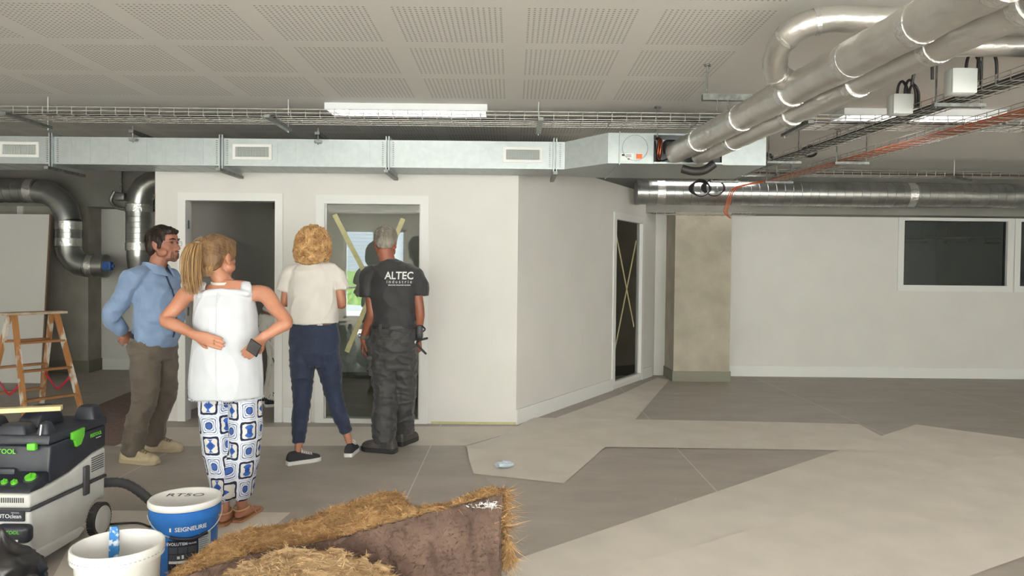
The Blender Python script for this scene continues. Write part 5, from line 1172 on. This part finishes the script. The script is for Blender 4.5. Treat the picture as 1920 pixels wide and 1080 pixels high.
for i in range(560):
    th = rnd.uniform(0, 2*math.pi); ph = math.acos(rnd.uniform(-.75, 1)); d_ = V((math.cos(th)*math.sin(ph), math.sin(th)*math.sin(ph), math.cos(ph)))
    if d_.y > .5 and d_.z < .5: continue
    b0 = V((0, -.025, .03))+V((d_.x*.093, d_.y*.103, d_.z*.098)); Ln = rnd.uniform(.09, .2); n = 22; ra = rnd.uniform(.007, .013); ph0 = rnd.uniform(0, 6.28); tw = rnd.choice((-1, 1))*rnd.uniform(5.0, 8.0)
    pos = b0.copy(); pt = []; dirn = (V((d_.x*.9, d_.y*.8-.15, -.55))).normalized()
    for k in range(n):
        t_ = k/(n-1); dirn = (dirn+V((0, -.01, -.10))).normalized()
        o = pos-V((0, -.03, -.02)); wx = 1+max(0, -o.z)*1.6; lim = V((.122*wx, .120, .19)); ee = V((o.x/lim.x, o.y/lim.y, o.z/lim.z))
        if ee.length > 1: o = V((ee.x*lim.x, ee.y*lim.y, ee.z*lim.z))/ee.length; pos = V((0, -.03, -.02))+o
        pos = pos+dirn*(Ln/n); s1 = dirn.orthogonal().normalized(); s2 = dirn.cross(s1); an_ = ph0+tw*t_*2.2
        if pos.z < -.20: break
        pt.append(hl(*(pos+s1*ra*math.cos(an_)+s2*ra*math.sin(an_))))
    if len(pt) > 5: q.tube(pt, [.0072*(1-.4*(k/len(pt))) for k in range(len(pt))], 5)
q.build('curls', hm, ho_, sm=70, kind='stuff')
tee = cloth('white_jersey', (208, 203, 196), (202, 196, 189), .85, 500, .06)
sb = MB(); torso(sb, [ct(588, 606, .178, .138), ct(588, 592, .182, .14), ct(587, 560, .18, .13), ct(586, 530, .178, .118), ct(586, 508, .165, .10), ct(587, 495, .10, .075), ct(587, 489, .065, .06)], ax)
for k, x1, y1 in (('L', 531, 543), ('R', 641, 541)):
    sh, el = P['sh'+k], P['el'+k]; limb(sb, [c_(587, 500), c_(587, 503)*.5+sh*.5+V((0, 0, .012)), sh-V((0, 0, .012)), c_(x1+(6 if k == 'L' else -4), y1-14, .01), c_(x1+(3 if k == 'L' else -1), y1+1, .015)], [.05, .055, .062, .058, .060], rnd=False)
me = folds(remesh(sb, .0075, 5), .010, 9, 6, .7); put(me, 't_shirt', tee, e)
nv = cloth('navy_stretch_cotton', (34, 44, 70), (28, 37, 60), .8, 450, .1)
tb = MB(); torso(tb, [ct(590, 684, .11, .10), ct(590, 660, .175, .135), ct(590, 642, .192, .142), ct(589, 618, .182, .132), ct(588, 604, .168, .124)], ax)
for k in ('L', 'R'):
    hp, kn, an = P['hip'+k], P['kn'+k], P['an'+k]; end = an*.80+kn*.20 if k == 'R' else an*.86+kn*.14
    limb(tb, [hp+V((0, -.01, 0)), hp*.55+kn*.45, kn, kn*.6+an*.4+V((0, -.012, 0)), end], [(.100, .115), (.088, .095), (.064, .068), (.060, .064), (.044, .047)], rnd=False)
me = folds(remesh(tb, .0075, 4), .007, 12, 2, 1.6, lambda p: 1.0 if p.z < .75 else .4); jn = put(me, 'slim_trousers', nv, e)
bvh = BVHTree.FromPolygons([v_.co+L for v_ in me.vertices], [tuple(p.vertices) for p in me.polygons])
def onto(pts, bv, dy=-.002):
    out = []
    for p in pts:
        h_ = bv.ray_cast(V((p.x, p.y-.6, p.z)), V((0, 1, 0)))[0]
        if h_: out.append(h_+V((0, dy, 0)))
    return out
stt = nv
for xa, xb in ((552, 580), (598, 626)):
    o = onto([c_(xa+(xb-xa)*k/8, 628+(2 if k in (0, 8) else 0)) for k in range(9)], bvh)
    if len(o) > 2: MB().tube(o, .0022, 5).build('pocket_seam', stt, jn)
MB().tube([ct(588, 607, 0, 0)[0], ct(588, 602, 0, 0)[0]], [(.172, .129), (.172, .129)], 30, ref=ax).build('belt', mat('brown_belt', (112, 80, 56), .6), e)
o = onto([c_(600, 606), c_(612, 606)], bvh, -.006)
if len(o) == 2: MB().box((o[0]+o[1])/2, (.05, .004, .018)).build('waist_label', mat('leather_label', (180, 172, 164), .6), jn)
snk = (mat('black_canvas', (44, 45, 50), .85), mat('white_rubber', (206, 204, 200), .6), mat('white_lace', (214, 212, 208), .8))
d_ = V((.80, .60, 0)).normalized(); shoe(e, V((fL.x, fL.y, 0))-d_*.07, V((fL.x, fL.y, 0))+d_*.18, snk, .072, .042)
d_ = V((.02, .99, 0)).normalized(); shoe(e, V((fR.x, fR.y-.03, 0)), V((fR.x, fR.y-.03, 0))+d_*.24, snk, .072, .042)
# ---------------------------------------------------------------- man in black workwear
L = V((-.93, 5.88, 0)); e = empty('person', L, 'grey-haired man in black printed work T-shirt and black work trousers', 'person')
def d4(px, py, dy=0): return at(px, py, L.y+dy)
R = frame(V((-.10, .93, -.36))); hc = d4(723, 456, .05)
P = dict(head=hc, R=R, hs=1.03, neck=d4(727, 492, .0), ax=ax, nk=1.12, ar=1.05)
def dt(px, py, w_, d_, dy=0): p = d4(px, py, dy); return (p, w_, d_)
P['torso'] = [dt(738, 680, .15, .11), dt(738, 640, .165, .125), dt(738, 600, .155, .12), dt(736, 560, .175, .125), dt(732, 520, .18, .105), dt(728, 500, .12, .075)]
P['shL'] = d4(693, 517); P['shR'] = d4(775, 514); P['elL'] = d4(697, 588, -.03); P['elR'] = d4(787, 585, -.02); P['wrL'] = d4(681, 636, .06); P['wrR'] = d4(783, 634, .05)
P['handL'] = (V((-.1, .15, -1)), V((.9, .2, .1)), 1, .45); P['handR'] = (V((.1, .1, -1)), V((-.7, .5, .1)), -1, .7)
P['hipL'] = d4(718, 655); P['hipR'] = d4(758, 655); fL = flo(722, 848); fR = flo(757, 833); fL.z = fR.z = 0
P['anL'] = V((fL.x-.0, fL.y, .11)); P['anR'] = V((fR.x, fR.y, .11)); P['knL'] = d4(724, 745, -.03); P['knR'] = d4(757, 742, .05); P['ftL'] = V((-.75, .3, 0)); P['ftR'] = V((.3, .9, 0))
put(bodymesh(P), 'body', skin('skin_sunburnt', (150, 92, 70), (134, 80, 60)), e)
def hl(x, y, z, s=1.03): return hc+R @ (V((x, y, z))*s)
hm = hairmat('grey_hair', (112, 106, 98), (158, 150, 140)); hb = MB()
for p, r_ in (((0, -.018, .042), (.082, .101, .086)), ((0, -.062, -.012), (.073, .052, .066)), ((.07, .0, .02), (.012, .04, .04)), ((-.07, .0, .02), (.012, .04, .04))): hb.ell(hl(*p), [x*1.03 for x in r_], R, 24, 16)
ho_ = put(folds(remesh(hb, .006, 3), .004, 50, 7, .6), 'hair', hm, e); ps = []
for _ in range(700):
    th = rnd.uniform(0, 2*math.pi); ph = rnd.uniform(0, 1.9); d_ = V((math.cos(th)*math.sin(ph), math.sin(th)*math.sin(ph), math.cos(ph)))
    if d_.y > .6 and d_.z < .6: continue
    b0 = V((0, -.018, .042))+V((d_.x*.081, d_.y*.1, d_.z*.085)); t_ = V((.5+rnd.gauss(0, .4), rnd.gauss(-.2, .4), -.6)); t_ = (t_-d_*t_.dot(d_)).normalized()
    ps.append([hl(*(b0+t_*.013*k+d_*(.005*math.sin(k*1.0)+.001*k))) for k in range(4)])
strands(MB(), ps, .0026).build('hair_strands', hm, ho_, sm=60, kind='stuff')
bk = cloth('black_jersey', (44, 44, 46), (36, 36, 38), .7, 450, .1)
sb = MB(); torso(sb, [dt(740, 613, .180, .142), dt(740, 596, .178, .142), dt(738, 560, .190, .140), dt(735, 530, .196, .126), dt(731, 508, .165, .10), dt(728, 494, .095, .08), dt(727, 488, .07, .068)], ax)
for k, x1, y1 in (('L', 690, 557), ('R', 786, 553)):
    sh = P['sh'+k]; limb(sb, [d4(728, 503), d4(729, 507)*.5+sh*.5+V((0, 0, .012)), sh-V((0, 0, .012)), d4(x1, y1-18, -.01), d4(x1, y1, -.012)], [.055, .064, .074, .072, .072], rnd=False)
me = folds(remesh(sb, .0075, 5), .010, 10, 9, .8); ts_ = put(me, 't_shirt', bk, e)
bvh = BVHTree.FromPolygons([v_.co+L for v_ in me.vertices], [tuple(p.vertices) for p in me.polygons])
def back_text(body, size, px, py, bold, wscale=1, nm='printed_lettering'):
    t_ = text_mesh(body, size, 0, bold); bm = bmesh.new(); vs = [bm.verts.new(p) for p in t_.v]
    for f in t_.f:
        try: bm.faces.new([vs[i] for i in f])
        except ValueError: pass
    bmesh.ops.triangulate(bm, faces=bm.faces); bmesh.ops.subdivide_edges(bm, edges=[x for x in bm.edges if x.calc_length() > .012], cuts=2)
    bm.verts.index_update(); o = MB(); c0 = d4(px, py)
    for v_ in bm.verts:
        p = V((c0.x+v_.co.x*wscale, 5.0, c0.z+v_.co.y)); h_ = bvh.ray_cast(p, V((0, 1, 0)))[0]; o.v.append((h_ or p)+V((0, -.0035, 0)))
    o.f = [tuple(v_.index for v_ in f.verts) for f in bm.faces]; bm.free(); o.build(nm, mat('print_white', (214, 214, 212), .6) if 'print_white' not in bpy.data.materials else bpy.data.materials['print_white'], ts_)
back_text('ALTEC', .082, 752, 523, True, .9); back_text('i n d u s t r i e', .034, 752.5, 530.5, False, .98); back_text('électricité industrielle tertiaire', .0145, 753, 535, True, .93)
wk = cloth('charcoal_workwear', (56, 54, 54), (44, 43, 43), .62, 300, .15)
tb = MB(); torso(tb, [dt(738, 690, .15, .125), dt(738, 650, .188, .150), dt(739, 612, .176, .138)], ax)
for k in ('L', 'R'):
    hp, kn, an = P['hip'+k], P['kn'+k], P['an'+k]
    limb(tb, [hp, hp*.5+kn*.5, kn, kn*.5+an*.5+V((-.012, -.02, 0)), an+V((-.008, 0, .03)), an+V((0, 0, -.025))], [(.104, .122), (.104, .112), (.092, .098), (.094, .1), (.088, .094), (.074, .084)], rnd=False)
me = folds(remesh(tb, .0075, 4), .014, 11, 5, 1.7); wt_ = put(me, 'work_trousers', wk, e)
bvh2 = BVHTree.FromPolygons([v_.co+L for v_ in me.vertices], [tuple(p.vertices) for p in me.polygons])
def pocket(pxs, nm, th=.006, m_=wk):
    o = onto([d4(x, y) for x, y in pxs], bvh2, -th)
    if len(o) == len(pxs): bevelled(MB().prism(o, (0, th+.01, 0)), .002, 1).build(nm, m_, wt_, sm=40)
pocket([(718, 620), (755, 623), (754, 630), (748, 634), (726, 633), (717, 628)], 'back_pocket_flap'); pocket([(716, 636), (753, 634), (752, 662), (718, 664)], 'back_pocket', .003)
pc = d4(700, 690, -.06); pb_ = MB(); pb_.rbox(d4(699, 685, .0), (.05, .14, .15), .012, 2); pp = pb_.build('cargo_pocket', wk, wt_, sm=40); MB().rbox(d4(697, 671, .0), (.058, .155, .04), .008, 2).build('pocket_flap', wk, pp, sm=40)
for dz in (684, 694): MB().rbox(d4(691, dz, -.02), (.015, .09, .012), .004, 1).build('pocket_strap', 'black', pp)
MB().tube([d4(739, 615), d4(739, 609)], [(.182, .143), (.182, .143)], 32, ref=ax).build('belt', mat('black_belt', (26, 26, 27), .5), e, sm=50)
for px in (719, 766):
    o = onto([d4(px, 611)], BVHTree.FromPolygons([v_.co+L for v_ in me.vertices], [tuple(p.vertices) for p in me.polygons]), -.012)
    if o: MB().box(o[0], (.02, .012, .042)).build('belt_loop', wk, wt_)
boot = (mat('black_boot_leather', (52, 50, 48), .6, c2=(74, 70, 66), scale=20, bump=.2, bscale=80), mat('boot_rubber', (42, 41, 40), .8))
d_ = V((-.86, .30, 0)).normalized(); shoe(e, V((fL.x, fL.y, 0))-d_*.09, V((fL.x, fL.y, 0))+d_*.20, boot, .105, .056, sole=.034, nm='boot')
d_ = V((.35, .93, 0)).normalized(); shoe(e, V((fR.x, fR.y, 0))-d_*.09, V((fR.x, fR.y, 0))+d_*.20, boot, .105, .054, sole=.034, nm='boot')
w0 = P['wrL']*.85+P['elL']*.15; wd = (P['wrL']-P['elL']).normalized()
ws = MB().tube([w0-wd*.012, w0+wd*.012], .034, 22).build('wrist_watch', mat('watch_steel', (176, 176, 176), .3, .8), e, sm=50); MB().cyl(w0+V((-.032, -.012, 0)), w0+V((-.044, -.016, 0)), .02, 18).build('watch_dial', mat('watch_dial', (120, 122, 124), .2, .5), ws, sm=40)
tl = empty('pliers', d4(786, 642, -.03), 'black-handled pliers in the right hand of the man in black', 'pliers'); h0 = d4(781, 642, -.04)
for (dx, dz, ex, ez) in ((.03, .02, .085, .035), (.02, -.03, .075, -.085)):
    MB().tube(catmull([h0, h0+V((dx, -.01, dz)), h0+V((ex, -.02, ez))], 6), [.009]*13, 10, rnd=True).build('plier_handle', 'black', tl, sm=60)
MB().rbox(h0+V((-.02, .0, .0)), (.05, .014, .03), .005, 2).build('plier_jaw', 'strut', tl, sm=40)
tool = empty('belt_pouch', d4(786, 616, .0), 'black tool pouch with straps on the belt of the man in black', 'tool pouch'); MB().rbox(d4(787, 622, .0), (.045, .1, .11), .012, 2).build('pouch_body', 'black', tool, sm=40); MB().tube(catmull([d4(790, 610), d4(797, 617, -.03), d4(793, 622, -.03)], 5), .006, 8).build('pouch_strap', 'black', tool, sm=60)
# ---------------------------------------------------------------- painter stooping inside the doorway
L = V((-2.50, 7.75, 0)); e = empty('person', L, 'painter in stained white overalls stooping behind the doorway', 'person')
fw = V((.80, .45, 0)).normalized(); ax2 = V((-fw.y, fw.x, 0)); R = frame(fw+V((0, 0, -.9)))
def t5(f, z, s=0): return V((L.x, L.y, z))+fw*f+ax2*s
P = dict(head=t5(.52, 1.08), R=R, neck=t5(.42, 1.16), ax=ax2)
P['torso'] = [(t5(-.02, .80), .15, .11), (t5(.0, .92), .165, .125), (t5(.10, 1.03), .16, .125), (t5(.24, 1.12), .17, .12), (t5(.36, 1.16), .17, .1), (t5(.41, 1.17), .12, .08)]
P['shL'] = t5(.33, 1.12, .19); P['shR'] = t5(.30, 1.10, -.19); P['elL'] = t5(.45, .88, .24); P['elR'] = t5(.08, .90, -.26); P['wrL'] = t5(.58, .72, .18); P['wrR'] = t5(.14, .68, -.24)
P['handL'] = (V((.4, .2, -1)), V((0, 1, 0)), 1, .4); P['handR'] = (V((.1, 0, -1)), V((.8, .4, 0)), -1, .4)
P['hipL'] = t5(0, .86, .09); P['hipR'] = t5(0, .86, -.09); P['knL'] = t5(.06, .47, .10); P['knR'] = t5(.06, .47, -.10); P['anL'] = t5(-.01, .10, .11); P['anR'] = t5(-.01, .10, -.11); P['ftL'] = fw; P['ftR'] = fw
put(bodymesh(P, .008), 'body', bpy.data.materials['skin_sunburnt'], e)
ov = cloth('stained_white_overalls', (206, 202, 194), (196, 191, 182), .85, 300, .1); ov2 = mat('paint_stained_canvas', (202, 198, 190), .85, c2=(54, 52, 54), scale=14, detail=7, lo=.60, hi=.66, bump=.1, bscale=200)
sb = MB(); torso(sb, [(c0, a+.02, b0+.02) for c0, a, b0 in P['torso'][1:]], ax2)
for k in ('L', 'R'): limb(sb, [P['sh'+k]+fw*-.02, P['sh'+k]*.5+P['el'+k]*.5, P['el'+k]], [.075, .07, .064], rnd=False)
put(folds(remesh(sb, .01, 5), .012, 9, 2), 'work_shirt', ov, e)
tb = MB(); torso(tb, [(t5(-.02, .76), .16, .13), (t5(0, .94), .18, .14)], ax2)
for k in ('L', 'R'): limb(tb, [P['hip'+k], P['kn'+k], P['an'+k]-V((0, 0, .03))], [.105, .09, .085], rnd=False)
put(folds(remesh(tb, .01, 5), .012, 9, 4), 'work_trousers', ov2, e)
put(remesh(MB().ell(P['head']+R @ V((0, -.02, .045)), (.085, .1, .085), R), .008, 2), 'hair', bpy.data.materials['dark_brown_hair'], e)
for s_ in (-.11, .11): shoe(e, t5(-.10, 0, s_), t5(.18, 0, s_), snk, .09, .048)
